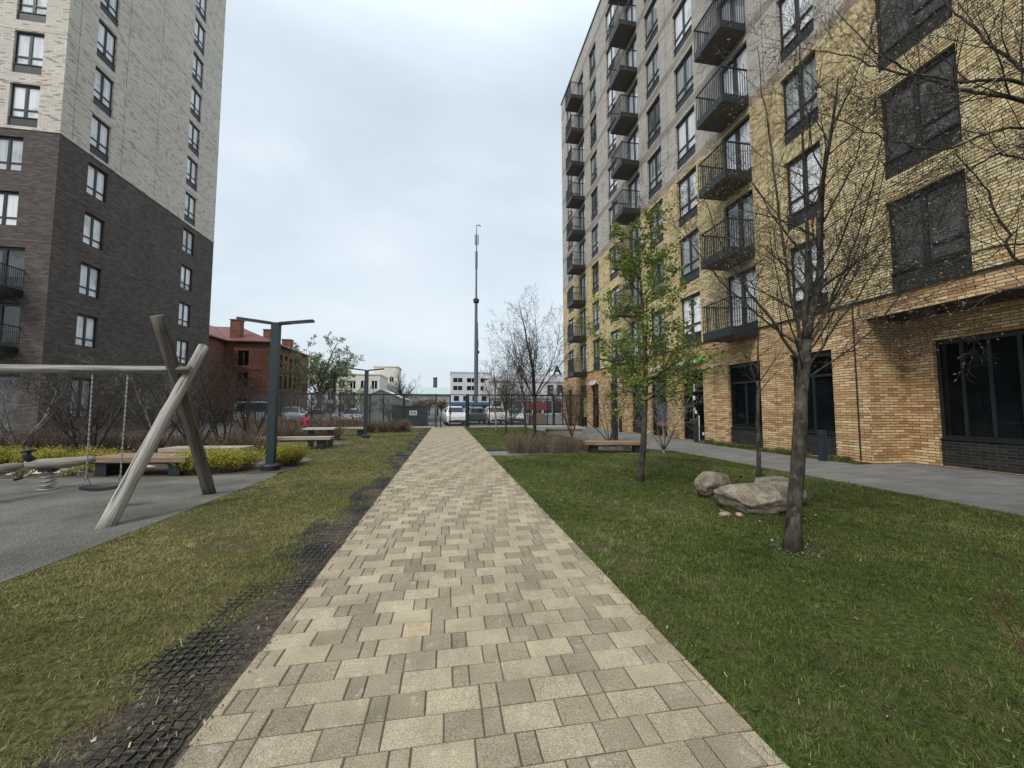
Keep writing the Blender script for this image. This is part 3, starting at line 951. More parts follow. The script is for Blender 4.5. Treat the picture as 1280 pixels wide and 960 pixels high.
part('soldier_course', mb, M['brick_light'], bL)
for (a, b, c, d) in sideH:
    ph = 0.53 if d > 16.3 else 0.0
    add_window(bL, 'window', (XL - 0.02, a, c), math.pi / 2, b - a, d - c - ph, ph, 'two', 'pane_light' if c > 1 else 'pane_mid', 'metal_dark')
for (a, b, c, d) in frontH:
    isd = b - a > 1.8
    ph = 0.53 if (d > 16.3) else 0.0
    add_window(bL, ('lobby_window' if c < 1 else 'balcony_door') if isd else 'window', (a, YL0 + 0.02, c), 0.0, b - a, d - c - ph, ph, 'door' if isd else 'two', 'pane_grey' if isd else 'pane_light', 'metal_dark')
for k in (0, 1):
    add_balcony(bL, (-24.0, YL0, TL[k] - 2.63), 0.0, 2.35, 1.1)
mb = MB()      # yellow board leaning behind a balcony railing
mb.box(-22.55, YL0 - 1.0, TL[1] - 2.28, -21.85, YL0 - 0.95, TL[1] - 1.95)
tag(link('storage_box', mb.mesh('storage_box', M['yellow'])), 'yellow box lying on the upper balcony of the dark brick tower', 'box')

# ------------------------------------------------------------------ fence and gate at the end of the path
FY, FH = 30.8, 2.60
def mesh_fence(name, label, xs, group=None, thick=()):
    t = thing(name, label, 'fence', ((xs[0] + xs[-1]) / 2, FY, 0), group)
    for i, x in enumerate(xs):
        w = 0.08 if x in thick else 0.04
        p = MB(); p.box(x - w, FY - w, -0.02, x + w, FY + w, FH + 0.03)
        part('post', p, M['metal_dark'], t)
    rl = MB()
    rl.box(xs[0], FY - 0.03, FH - 0.10, xs[-1], FY + 0.02, FH)
    rl.box(xs[0], FY - 0.02, 0.14, xs[-1], FY + 0.02, 0.20)
    part('rail', rl, M['metal_dark'], t)
    for a, b in zip(xs[:-1], xs[1:]):
        p = MB()
        n = max(2, int((b - a) / 0.045))
        for i in range(1, n):
            x = a + (b - a) * i / n
            p.box(x - 0.006, FY - 0.004, 0.20, x + 0.006, FY + 0.004, FH - 0.06)
        for zz in (0.55, 0.95, 1.35, 1.75, 2.15):
            p.box(a + 0.03, FY + 0.004, zz - 0.004, b - 0.03, FY + 0.012, zz + 0.004)
        part('mesh_panel', p, M['fence_wire'], t)
    return t
M['fence_wire'] = plain('fence_wire', (0.06, 0.066, 0.068), 0.5, 0, 0.1, 2)
mesh_fence('mesh_fence', 'dark wire mesh fence left of the gate at the end of the path', [-14.2, -12.0, -9.9, -7.9, -5.75, -4.75 + 0.0, -3.25, -0.85], thick=(-3.25, -14.2))
mesh_fence('mesh_fence', 'dark wire mesh fence between the gate and the yellow brick block', [1.74, 3.4, 5.2, 6.7, 8.2, 8.72, 9.5, 11.05], thick=(8.72,))
g = thing('gate', 'open dark metal gate with a transom at the end of the paved path', 'gate', (0.4, FY, 0))
for x, w in ((-0.74, 0.035), (0.27, 0.03), (1.62, 0.085)):
    p = MB(); p.box(x - w, FY - w, -0.02, x + w, FY + w, FH + 0.02); part('post', p, M['metal_dark'], g)
p = MB(); p.box(-0.70, FY - 0.025, FH - 0.07, 1.53, FY + 0.025, FH - 0.004); p.box(-0.70, FY - 0.025, 1.86, 0.24, FY + 0.025, 1.92)
part('transom', p, M['metal_dark'], g)
p = MB()
for i in range(1, 17):
    x = -0.70 + 0.94 * i / 17; p.box(x - 0.003, FY - 0.004, 1.92, x + 0.003, FY + 0.004, FH - 0.07)
part('transom_mesh', p, M['fence_wire'], g)
p = MB(); p.box(0.30, FY - 0.02, 0.10, 1.53, FY + 0.02, 0.16); p.box(0.30, FY - 0.02, 0.16, 0.34, FY + 0.02, FH - 0.08); p.box(1.49, FY - 0.02, 0.16, 1.53, FY + 0.02, FH - 0.08)
lf = part('gate_leaf', p, M['metal_dark'], g)
p = MB()
for i in range(1, 20):
    x = 0.34 + 1.15 * i / 20; p.box(x - 0.003, FY - 0.004, 0.16, x + 0.003, FY + 0.004, FH - 0.07)
part('leaf_mesh', p, M['fence_wire'], lf)
p = MB(); p.box(0.30, FY - 0.10, 1.0, 0.38, FY - 0.03, 1.25); part('lock', p, M['metal_teal'], g)
mb = MB(); mb.box(-14.2, FY - 0.16, -0.03, -0.86, FY + 0.14, 0.09); mb.box(1.84, FY - 0.16, -0.03, 11.05, FY + 0.14, 0.09)
struct('kerb', mb, M['concrete'])
# intercom post by the gate
b = thing('intercom_post', 'thin dark intercom post standing just inside the gate', 'intercom', (-0.42, 30.2, 0))
p = MB(); p.box(-0.47, 30.15, 0, -0.37, 30.25, 1.25); part('post', p, M['metal_dark'], b)
p = MB(); p.box(-0.455, 30.142, 0.95, -0.385, 30.147, 1.18); part('panel', p, M['chain'], b)

# bin enclosure with an information board
b = thing('bin_shelter', 'dark panelled bin shelter with a small white sign behind the fence', 'shelter', (-3.0, 33.3, 0))
p = MB(); p.box(-3.95, 32.6, 0, -1.55, 34.2, 1.62); part('wall', p, M['metal_teal'], b)
p = MB(); p.box(-4.0, 32.55, 1.62, -1.5, 34.25, 1.70); part('roof', p, M['metal_dark'], b)
p = MB(); p.box(-2.98, 32.575, 0.92, -2.38, 32.595, 1.30); sg = part('sign', p, M['white_paint'], b)
p = MB(); p.lathe([(0.075, 0), (0.075, 0.006)], -2.80, 32.566, 1.14, 14, axis='y'); p.lathe([(0.075, 0), (0.075, 0.006)], -2.56, 32.566, 1.14, 14, axis='y')
p.box(-2.88, 32.566, 1.005, -2.72, 32.572, 1.03); p.box(-2.64, 32.566, 1.005, -2.48, 32.572, 1.03)
part('symbol', p, M['metal_dark'], sg)

# picket fence further left
t = thing('picket_fence', 'dark metal picket fence beside the dark brick tower', 'fence', (-17.4, 36.5, 0))
p = MB(); p.box(-20.5, 36.48, 0.25, -14.3, 36.52, 0.29); p.box(-20.5, 36.48, 1.2, -14.3, 36.52, 1.24); part('rail', p, M['metal_dark'], t)
p = MB()
for i in range(57):
    x = -20.5 + 6.2 * i / 56; p.box(x - 0.012, 36.465, 0.02, x + 0.012, 36.479, 1.38)
part('pickets', p, M['metal_dark'], t)
for x in (-20.5, -18.4, -16.3, -14.25):
    p = MB(); p.box(x - 0.04, 36.54, 0, x + 0.04, 36.62, 1.45); part('post', p, M['metal_dark'], t)

# ------------------------------------------------------------------ T shaped lamps
def t_lamp(x, y, h, label):
    t = thing('street_lamp', label, 'lamp', (x, y, 0), 'flat armed lamps of the courtyard')
    p = MB(); p.box(-0.085, -0.085, 0.0, 0.085, 0.085, h); bevel(part('pole', p, M['metal_teal'], t, local=True), 0.008)
    p = MB(); p.lathe([(0.20, 0), (0.20, 0.10), (0.17, 0.13), (0.12, 0.15)], sides=16); part('base', p, M['metal_dark'], t, local=True)
    for s in (-1, 1):
        p = MB()
        mt = Matrix.Translation((0, 0, h - 0.03)) @ Matrix.Rotation(-s * 0.12, 4, 'Y')
        x0, x1 = (0.086, 0.86) if s > 0 else (-0.86, -0.086)
        p.box(x0, -0.075, -0.02, x1, 0.075, 0.035, mtx=mt)
        a = part('arm', p, M['metal_dark'], t, local=True)
        p = MB(); p.box(x0 + (0.25 if s > 0 else 0.03), -0.05, -0.026, x1 - (0.03 if s > 0 else 0.25), 0.05, -0.021, mtx=mt)
        part('diffuser', p, M['white_paint'], a, local=True)
    return t
t_lamp(-4.13, 10.15, 3.55, 'tall dark lamp with two flat arms standing in the yellow hedge')
t_lamp(-4.02, 20.5, 3.42, 'dark lamp with two flat arms on the lawn farther left along the path')
t_lamp(7.05, 15.4, 3.5, 'dark lamp post standing behind the leafy green tree')

# ------------------------------------------------------------------ swing
sw = thing('log_swing', 'weathered log swing frame with crossed legs on the grey playground', 'swing', (-4.05, 6.6, 0))
def log(pts, rad, name, mat, seed):
    rr = random.Random(seed)
    a, b = Vector(pts[0]), Vector(pts[1])
    L = (b - a).length; n = 14
    out, rs_ = [], []
    ph = rr.uniform(0, 6)
    for i in range(n + 1):
        k = i / n
        out.append((math.sin(k * 3.1 + ph) * 0.014 + rr.uniform(-1, 1) * 0.003, math.cos(k * 2.3 + ph) * 0.010, L * k))
        rs_.append((rad[0] * (1 - k) + rad[1] * k) * rr.uniform(0.975, 1.025))
    p = MB(); p.tube(out, rs_, 16)
    me = p.mesh(name, M[mat], smooth=True)
    for f in me.polygons:
        if len(f.vertices) > 4: f.use_smooth = False
    o = link(name, me, sw, a - Vector(sw.location))
    o.rotation_mode = 'QUATERNION'; o.rotation_quaternion = (b - a).to_track_quat('Z', 'Y')
    return o
log([(-4.12, 5.60, -0.06), (-3.93, 6.98, 2.47)], (0.088, 0.072), 'leg', 'log_light', 1)
log([(-3.98, 7.50, -0.06), (-4.16, 6.30, 2.80)], (0.092, 0.080), 'leg', 'log_dark', 2)
log([(-3.86, 6.62, 2.045), (-8.6, 6.62, 2.02)], (0.052, 0.07), 'beam', 'log_beam', 3)
log([(-8.35, 5.60, -0.06), (-8.5, 6.98, 2.47)], (0.105, 0.085), 'leg', 'log_light', 4)
log([(-8.5, 7.50, -0.06), (-8.3, 6.30, 2.80)], (0.105, 0.09), 'leg', 'log_dark', 5)
def chain(mb, a, b):
    a, b = Vector(a), Vector(b)
    n = int((b - a).length / 0.034)
    for i in range(n):
        c = a.lerp(b, (i + 0.5) / n)
        w = 0.010 if i % 2 else 0.0035; d = 0.0035 if i % 2 else 0.010
        mb.box(c.x - w, c.y - d, c.z - 0.020, c.x + w, c.y + d, c.z + 0.020)
def swing_seat(x, y, z, label):
    s = thing('hanging_swing', label, 'swing', (x, y, z))
    p = MB()
    n = 8; hw = 0.23
    top = [(hw * (2 * i / n - 1), 0.03 * abs(2 * i / n - 1) ** 2) for i in range(n + 1)]
    for (x0, z0), (x1, z1) in zip(top[:-1], top[1:]):
        c = [(x0, -0.085, z0), (x1, -0.085, z1), (x1, 0.085, z1), (x0, 0.085, z0)]
        d = [(q[0], q[1], q[2] - 0.045) for q in c]
        p.quad(*c); p.quad(d[3], d[2], d[1], d[0]); p.quad(d[0], d[1], c[1], c[0]); p.quad(c[3], c[2], d[2], d[3])
    p.quad((-hw, -0.085, 0.03), (-hw, 0.085, 0.03), (-hw, 0.085, -0.015), (-hw, -0.085, -0.015))
    p.quad((hw, 0.085, 0.03), (hw, -0.085, 0.03), (hw, -0.085, -0.015), (hw, 0.085, -0.015))
    part('seat', p, M['rubber'], s, local=True)
    for sx in (-1, 1):
        p = MB()
        chain(p, (sx * 0.215, 0.0, 0.17), (sx * 0.225, 6.62 - y, 1.96 - z))
        chain(p, (sx * 0.215, -0.07, 0.03), (sx * 0.215, 0.0, 0.17))
        chain(p, (sx * 0.215, 0.07, 0.03), (sx * 0.215, 0.0, 0.17))
        part('chain', p, M['chain'], s, local=True)
    return s
swing_seat(-4.93, 6.62, 0.31, 'black rubber swing seat on chains beside the log legs')

# ------------------------------------------------------------------ spring riders
def spring_rider(x, y, rz, label):
    t = thing('spring_rider', label, 'spring rider', (x, y, 0), 'spring riders', rz)
    p = MB()
    pts = [(0.10 * math.cos(a), 0.10 * math.sin(a), 0.02 + 0.30 * a / (8 * math.pi)) for a in [i * math.pi / 9 for i in range(73)]]
    p.tube(pts, 0.016, 6); p.lathe([(0.14, 0.0), (0.14, 0.02)], sides=16)
    part('spring', p, M['chain'], t, smooth=True, local=True)
    p = MB(); p.lathe([(0.12, 0.325), (0.13, 0.33), (0.13, 0.36), (0.1, 0.365)], sides=16); part('plate', p, M['rubber'], t, local=True)
    p = MB(); p.tube([(-0.30, 0, 0.46), (-0.1, 0, 0.45), (0.2, 0, 0.46), (0.52, 0, 0.50), (0.62, 0, 0.51)], [0.075, 0.10, 0.10, 0.075, 0.05], 12)
    part('body', p, M['log_rider'], t, smooth=True, local=True)
    p = MB(); p.tube([(-0.22, 0, 0.50), (-0.30, 0, 0.62), (-0.28, 0, 0.70)], [0.07, 0.055, 0.045], 10); p.tube([(-0.28, -0.16, 0.69), (-0.25, 0, 0.71), (-0.28, 0.16, 0.69)], [0.022, 0.028, 0.022], 8)
    part('handlebar', p, M['metal_dark'], t, smooth=True, local=True)
    for s in (-1, 1):
        p = MB(); p.tube([(-0.12, s * 0.08, 0.36), (-0.2, s * 0.24, 0.26)], 0.014, 6); q = part('footrest', p, M['chain'], t, smooth=True, local=True)
        p = MB(); p.tube([(-0.2, s * 0.24, 0.26), (-0.24, s * 0.33, 0.245)], 0.026, 8); part('grip', p, M['rubber'], q, smooth=True, local=True)
spring_rider(-7.08, 8.35, R(12), 'wooden spring rider with a dark handlebar on the playground')
spring_rider(-7.05, 7.12, R(80), 'spring rider mostly outside the left edge with one black footrest showing')

# ------------------------------------------------------------------ benches
def slab_bench(name, label, cx, cy, w, d, h, rz, matk, legs=((-0.36, 0), (0.36, 0)), nsl=6, legm='metal_dark', group='benches of the courtyard', cat='bench'):
    t = thing(name, label, cat, (cx, cy, 0), group, R(rz))
    p = MB()
    for i in range(nsl):
        y0 = -d / 2 + d * i / nsl; y1 = -d / 2 + d * (i + 1) / nsl - 0.012
        p.box(-w / 2, y0, h - 0.10, w / 2, y1, h)
    bevel(part('seat', p, M[matk], t, local=True), 0.006, 1)
    p = MB(); p.box(-w / 2 + 0.08, -d / 2 + 0.05, h - 0.14, w / 2 - 0.08, d / 2 - 0.05, h - 0.101); part('under_frame', p, M[legm], t, local=True)
    for lx, ly in legs:
        p = MB(); p.box(lx * w - 0.12, -d / 2 + 0.09, 0, lx * w + 0.12, d / 2 - 0.09, h - 0.141); part('leg', p, M[legm], t, local=True)
    return t
slab_bench('bench', 'wide wooden platform bench behind the log swing', -6.55, 10.05, 2.15, 0.9, 0.40, -8, 'wood_bench')
slab_bench('bench', 'pale wooden bench behind the wide platform bench', -6.35, 11.75, 2.0, 0.7, 0.42, -4, 'wood_pale')
slab_bench('bench', 'long pale bench with dark legs on the left rubber path', -5.4, 15.1, 2.6, 0.55, 0.44, 0, 'wood_pale', nsl=4)
slab_bench('bench', 'far wooden bench left of the second lamp on the left lawn', -5.3, 22.2, 1.9, 0.6, 0.45, 0, 'wood_pale', nsl=4)
slab_bench('bench', 'long brown wooden bench behind the leafy tree on the right', 5.62, 12.3, 2.05, 0.62, 0.36, -10, 'wood_bench')
t = thing('table', 'small grey table beside the long pale bench', 'table', (-4.75, 15.9, 0))
p = MB(); p.box(-0.55, -0.3, 0.66, 0.55, 0.3, 0.72); part('tabletop', p, M['concrete'], t, local=True)
for s in (-1, 1):
    p = MB(); p.box(s * 0.35 - 0.05, -0.2, 0, s * 0.35 + 0.05, 0.2, 0.66); part('leg', p, M['metal_dark'], t, local=True)
t = thing('planter_bench', 'low concrete bench with a dark front on the far right lawn', 'bench', (6.6, 21.4, 0))
p = MB(); p.box(-1.15, -0.5, 0.30, 1.15, 0.5, 0.42); bevel(part('seat', p, M['concrete'], t, local=True), 0.01)
p = MB(); p.box(-0.95, -0.42, 0, 1.05, 0.42, 0.30); part('base', p, M['wood_pale'], t, local=True)

# ------------------------------------------------------------------ stones
def stone_mat():
    m, nt, b = _nodes('stone')
    g = geopos(nt)
    n = noise(nt, g, 6, 7, 0.68); s = noise(nt, g, 85, 3, 0.7); l = noise(nt, g, 22, 4, 0.7)
    c = ramp(nt, n, [(0.36, (0.12, 0.098, 0.070)), (0.5, (0.205, 0.172, 0.126)), (0.64, (0.30, 0.26, 0.20))])
    c = mixc(nt, 1.0, c, ramp(nt, s, [(0.36, (0.6,) * 3), (0.64, (1.4,) * 3)]), 'MULTIPLY')
    c = mixc(nt, ramp(nt, l, [(0.58, (0, 0, 0)), (0.66, (0.4,) * 3)]), c, (0.40, 0.37, 0.30))
    vein = nt.nodes.new("ShaderNodeTexVoronoi"); vein.feature = 'DISTANCE_TO_EDGE'; vein.inputs['Scale'].default_value = 2.6
    lk(nt, g, vein.inputs['Vector'])
    c = mixc(nt, ramp(nt, vein.outputs['Distance'], [(0.0, (0.35,) * 3), (0.014, (0, 0, 0))]), c, (0.045, 0.038, 0.03))
    moss = noise(nt, g, 5, 4, 0.6)
    c = mixc(nt, ramp(nt, moss, [(0.58, (0, 0, 0)), (0.68, (0.35,) * 3)]), c, (0.07, 0.08, 0.03))
    lk(nt, c, b.inputs['Base Color']); b.inputs['Roughness'].default_value = 0.92
    bump(nt, b, n, 0.55, 0.03)
    return m
M['stone'] = stone_mat()
import bmesh
from mathutils import noise as mnoise
def boulder(label, cx, cy, sx, sy, sz, rz, seed, sink=0.25, mat='stone', name='boulder', group='boulders on the right lawn'):
    bm = bmesh.new()
    bmesh.ops.create_icosphere(bm, subdivisions=5, radius=1.0)
    off = Vector((seed * 3.7, seed * 1.9, seed * 5.3))
    rr = random.Random(seed)
    planes = []
    for _ in range(9):
        n = Vector((rr.gauss(0, 1), rr.gauss(0, 1), rr.gauss(0.3, 0.8))).normalized()
        planes.append((n, rr.uniform(0.68, 0.92)))
    for v in bm.verts:
        p = v.co.normalized()
        k = 1.0
        for n, d in planes:
            q = p.dot(n)
            if q > 1e-3: k = min(k, d / q + 0.02)
        k *= 1 + 0.10 * mnoise.noise(p * 1.3 + off) + 0.05 * mnoise.noise(p * 4 + off) + 0.018 * mnoise.noise(p * 12 + off)
        v.co = p * k
    me = bpy.data.meshes.new(name)
    bm.to_mesh(me); bm.free()
    ca, sa = math.cos(rz), math.sin(rz)
    for v in me.vertices:
        x, y, z = v.co.x * sx, v.co.y * sy, v.co.z * sz
        v.co = (x * ca - y * sa, x * sa + y * ca, z)
    me.polygons.foreach_set("use_smooth", [True] * len(me.polygons))
    me.materials.append(M[mat])
    o = link(name, me, None, (cx, cy, lawn_h(cx, cy) + sz * (1 - 2 * sink)))
    return tag(o, label, 'rock', group)
boulder('largest grey boulder lying in front on the right lawn', 4.20, 4.80, 0.52, 0.30, 0.215, R(-12), 23, 0.14)
boulder('small pale boulder standing left behind the largest one', 4.16, 5.55, 0.28, 0.24, 0.235, R(25), 8, 0.08)
boulder('flat light boulder behind the largest one near the bare tree', 4.92, 5.12, 0.38, 0.30, 0.225, R(-40), 5, 0.12)
M['sandstone'] = plain('sandstone', (0.34, 0.245, 0.18), 0.9, 0, 0.2, 12, bmp=0.3)
boulder('flat pinkish stone half buried before the largest boulder', 3.66, 4.66, 0.10, 0.06, 0.035, 0.3, 12, 0.3, 'sandstone', 'pebble', 'pinkish stones')
boulder('smaller pinkish stone close under the largest boulder', 3.82, 4.60, 0.07, 0.05, 0.035, 1.0, 14, 0.3, 'sandstone', 'pebble', 'pinkish stones')

# ------------------------------------------------------------------ trees
class TP: pass
def grow(out, rr, p, d, L, r, lvl, T):
    n = max(3, int(L / T.seg[min(lvl, len(T.seg) - 1)]))
    pts, rad = [Vector(p)], [r]
    cur = Vector(p); dr = Vector(d).normalized()
    wob = T.wob[min(lvl, len(T.wob) - 1)]; trop = T.trop[min(lvl, len(T.trop) - 1)]
    tip = T.tip[min(lvl, len(T.tip) - 1)]
    for i in range(n):
        dr = (dr + Vector((rr.gauss(0, wob), rr.gauss(0, wob), rr.gauss(0, wob * 0.7))) + Vector((0, 0, trop))).normalized()
        cur = cur + dr * (L / n)
        pts.append(cur.copy()); rad.append(r * (1 - (1 - tip) * (i + 1) / n))
    spawn(out, rr, pts, rad, L, lvl, T)

def spawn(out, rr, pts, rad, L, lvl, T):
    out.append((lvl, pts, rad))
    if lvl >= T.maxl:
        return
    n = len(pts) - 1
    nc = T.nch[min(lvl, len(T.nch) - 1)]
    nc = max(1, int(nc * rr.uniform(0.8, 1.2)))
    az = rr.uniform(0, 6.28)
    s0 = T.start[min(lvl, len(T.start) - 1)]
    for k in range(nc):
        t = s0 + (1 - s0) * ((k + rr.uniform(0.1, 0.9)) / nc)
        f = t * n; i = min(n - 1, int(f)); u = f - i
        bp = pts[i].lerp(pts[i + 1], u); br = rad[i] * (1 - u) + rad[i + 1] * u
        bd = (pts[i + 1] - pts[i]).normalized()
        az += 2.4 + rr.gauss(0, 0.4)
        a1 = bd.orthogonal().normalized(); a2 = bd.cross(a1)
        side = a1 * math.cos(az) + a2 * math.sin(az)
        ang = T.ang[min(lvl, len(T.ang) - 1)] * rr.uniform(0.75, 1.25)
        nd = (bd * math.cos(ang) + side * math.sin(ang)).normalized()
        LL = L * T.ratio[min(lvl, len(T.ratio) - 1)] * rr.uniform(0.65, 1.15) * (1.1 - 0.55 * t * T.taper)
        grow(out, rr, bp, nd, LL, max(T.rmin, min(br * T.rr, 0.8 * br)), lvl + 1, T)

def tree(name, label, cat, base, seed, trunk_dir, trunk_h, r0, bark='bark_dark', limbs=6, limb_len=2.0, limb_ang=0.6, maxl=3, nch=(5, 5, 4), ratio=(0.55, 0.5, 0.45),
         seg=(0.22, 0.16, 0.10), wob=(0.07, 0.10, 0.13), trop=(0.05, 0.04, 0.02), tip=(0.14, 0.28, 0.4), ang=(0.75, 0.8, 0.85), rmin=0.0022, rr_=0.55, start=(0.15, 0.2, 0.2),
         leaf=None, nleaf=0, leaf_size=0.04, buds=0, leader=True, group=None, twig='bark_twig', taper=1.0, limb_r=0.62, limb_spread=0.35, lmin_lvl=1, trunk_wob=0.03, sides=(10, 7, 4, 3), boughs=()):
    rr = random.Random(seed)
    T = TP(); T.seg = seg; T.wob = wob; T.trop = trop; T.tip = tip; T.nch = nch; T.ratio = ratio; T.ang = ang; T.rmin = rmin; T.rr = rr_; T.maxl = maxl; T.start = start; T.taper = taper
    t = thing(name, label, cat, base, group)
    # trunk
    pts, rad = [], []
    n = max(4, int(trunk_h / 0.25))
    d = Vector(trunk_dir).normalized()
    cur = Vector((0, 0, -0.05)); h = 0
    pts.append(cur.copy()); rad.append(r0 * 1.32)
    for i in range(n):
        dd = (d + Vector((rr.gauss(0, trunk_wob), rr.gauss(0, trunk_wob), 0))).normalized()
        cur = cur + dd * ((trunk_h + 0.05) / n); pts.append(cur.copy())
        rad.append(r0 * (1.0 - 0.22 * (i + 1) / n) * (1.06 if i == 0 else 1) * rr.uniform(0.97, 1.03))
    out = []
    top = pts[-1]; rt = rad[-1]
    az = rr.uniform(0, 6.28)
    for k in range(limbs):
        az += 2.4 + rr.gauss(0, 0.3)
        f = 1 - limb_spread * (k / max(1, limbs - 1)) * trunk_h / max(trunk_h, 1e-3)
        i = min(n - 1, int(f * n)); bp = pts[i].lerp(pts[i + 1], f * n - i if f * n - i <= 1 else 1.0)
        a = limb_ang * rr.uniform(0.7, 1.3)
        nd = Vector((math.cos(az) * math.sin(a), math.sin(az) * math.sin(a), math.cos(a)))
        grow(out, rr, bp, nd, limb_len * rr.uniform(0.75, 1.15), rt * limb_r * rr.uniform(0.75, 1.05), 0, T)
    for bpts, br in boughs:
        q = [Vector(p) - Vector(base) for p in bpts]; fine = []
        for i in range(len(q) - 1):
            for j in range(6):
                a0, a1, a2, a3 = q[max(i - 1, 0)], q[i], q[i + 1], q[min(i + 2, len(q) - 1)]; u = j / 6
                fine.append(0.5 * ((2 * a1) + (a2 - a0) * u + (2 * a0 - 5 * a1 + 4 * a2 - a3) * u * u + (3 * a1 - a0 - 3 * a2 + a3) * u ** 3) + Vector((rr.gauss(0, .008), rr.gauss(0, .008), rr.gauss(0, .008))))
        fine.append(q[-1])
        Lb = sum((fine[i + 1] - fine[i]).length for i in range(len(fine) - 1))
        spawn(out, rr, fine, [br * (1 - 0.85 * i / (len(fine) - 1)) for i in range(len(fine))], Lb * 0.75, 0, T)
    if leader:
        grow(out, rr, top, d + Vector((rr.gauss(0, .1), rr.gauss(0, .1), 0)), limb_len * 1.2, rt * 0.85, 0, T)
    mb = MB(); mb.tube(pts, rad, sides[0] + 2)
    for lvl, p, r in out:
        if lvl == 0: mb.tube(p, r, sides[1])
    part('trunk', mb, M[bark], t, smooth=True, local=True)
    mb = MB()
    for lvl, p, r in out:
        if lvl > 0: mb.tube(p, r, sides[2] if lvl == 1 else sides[3], cap=False)
    cr = part('crown', mb, M[twig], t, smooth=True, local=True)
    rs = np.random.RandomState(seed)
    tw = [(p, r) for lvl, p, r in out if lvl >= max(lmin_lvl, maxl - 1)]
    if buds:
        co = []
        for p, r in tw:
            for q in range(1, len(p)):
                if rs.rand() > buds: continue
                c = np.array(p[q]); s = rs.uniform(0.008, 0.016); dv = np.array(p[q] - p[q - 1]); dv /= np.linalg.norm(dv) + 1e-9
                e = np.cross(dv, rs.randn(3)); e /= np.linalg.norm(e) + 1e-9
                co += [c - e * s * .45, c + dv * s * .8 - e * 0, c + e * s * .45]
                co += [c + dv * s * 1.6, c - e * s * .45 + dv * .2 * s, c + e * s * .45 + dv * .2 * s]
        if co:
            o = link('buds', np_mesh('buds', np.array(co), 3, M['bud']), t, (0, 0, 0)); o['kind'] = 'stuff'
    if leaf and nleaf:
        ws = np.array([sum((p[i + 1] - p[i]).length for i in range(len(p) - 1)) for p, r in tw]); ws /= ws.sum()
        pick = rs.choice(len(tw), nleaf, p=ws)
        co = np.zeros((nleaf, 4, 3)); tint = np.zeros(nleaf)
        clump = {}
        for i, k in enumerate(pick):
            p = tw[k][0]; f = (1 - 0.85 * rs.rand() ** 1.8) * (len(p) - 1); j = min(len(p) - 2, int(f))
            c = np.array(p[j].lerp(p[j + 1], f - j)) + rs.randn(3) * leaf_size * 0.7
            a = rs.randn(3); a[2] *= 0.5; a /= np.linalg.norm(a); b_ = np.cross(a, rs.randn(3)); b_ /= np.linalg.norm(b_) + 1e-9
            s = leaf_size * rs.uniform(0.4, 1.4)
            co[i] = [c, c + a * s * .5 + b_ * s * .42, c + a * s * 1.05, c + a * s * .5 - b_ * s * .42]
            if k not in clump: clump[k] = rs.uniform(0.1, 0.75)
            tint[i] = np.clip(clump[k] + rs.uniform(-.2, .25), 0, 1)
        o = link('foliage', np_mesh('foliage', co.reshape(-1, 3), 4, M[leaf], tint), t, (0, 0, 0))
    return t

# right foreground bare tree
tree('bare_tree', 'bare budding tree with a straight trunk in front on the right lawn', 'tree', (3.47, 3.47, 0.0), 21, (0.125, 0.0, 1), 2.2, 0.070, 'bark_linden', limbs=6, limb_len=2.1, limb_ang=0.80,
     maxl=3, nch=(15, 9, 5), ratio=(0.46, 0.48, 0.42), trop=(0.035, 0.02, 0.0), ang=(0.7, 0.8, 0.85), limb_r=0.24, limb_spread=0.20, buds=0.16, seg=(0.14, 0.11, 0.08), wob=(0.07, 0.11, 0.14), rmin=0.0019, taper=0.8, rr_=0.42,
     boughs=[([(3.73, 3.47, 2.1), (3.80, 3.45, 3.0), (3.84, 3.47, 4.2), (3.9, 3.47, 6.3)], 0.030), ([(3.72, 3.47, 2.05), (3.55, 3.46, 2.9), (3.42, 3.45, 4.2), (3.30, 3.45, 5.4)], 0.020),
             ([(3.73, 3.47, 2.0), (4.1, 3.42, 2.7), (4.5, 3.37, 3.6), (4.75, 3.3, 4.6)], 0.018), ([(3.70, 3.5, 1.75), (3.98, 3.42, 2.2), (4.4, 3.36, 2.75), (4.75, 3.32, 3.3)], 0.016), ([(3.71, 3.5, 1.95), (3.35, 3.6, 2.55), (3.05, 3.7, 3.1), (2.8, 3.75, 3.9)], 0.017)])
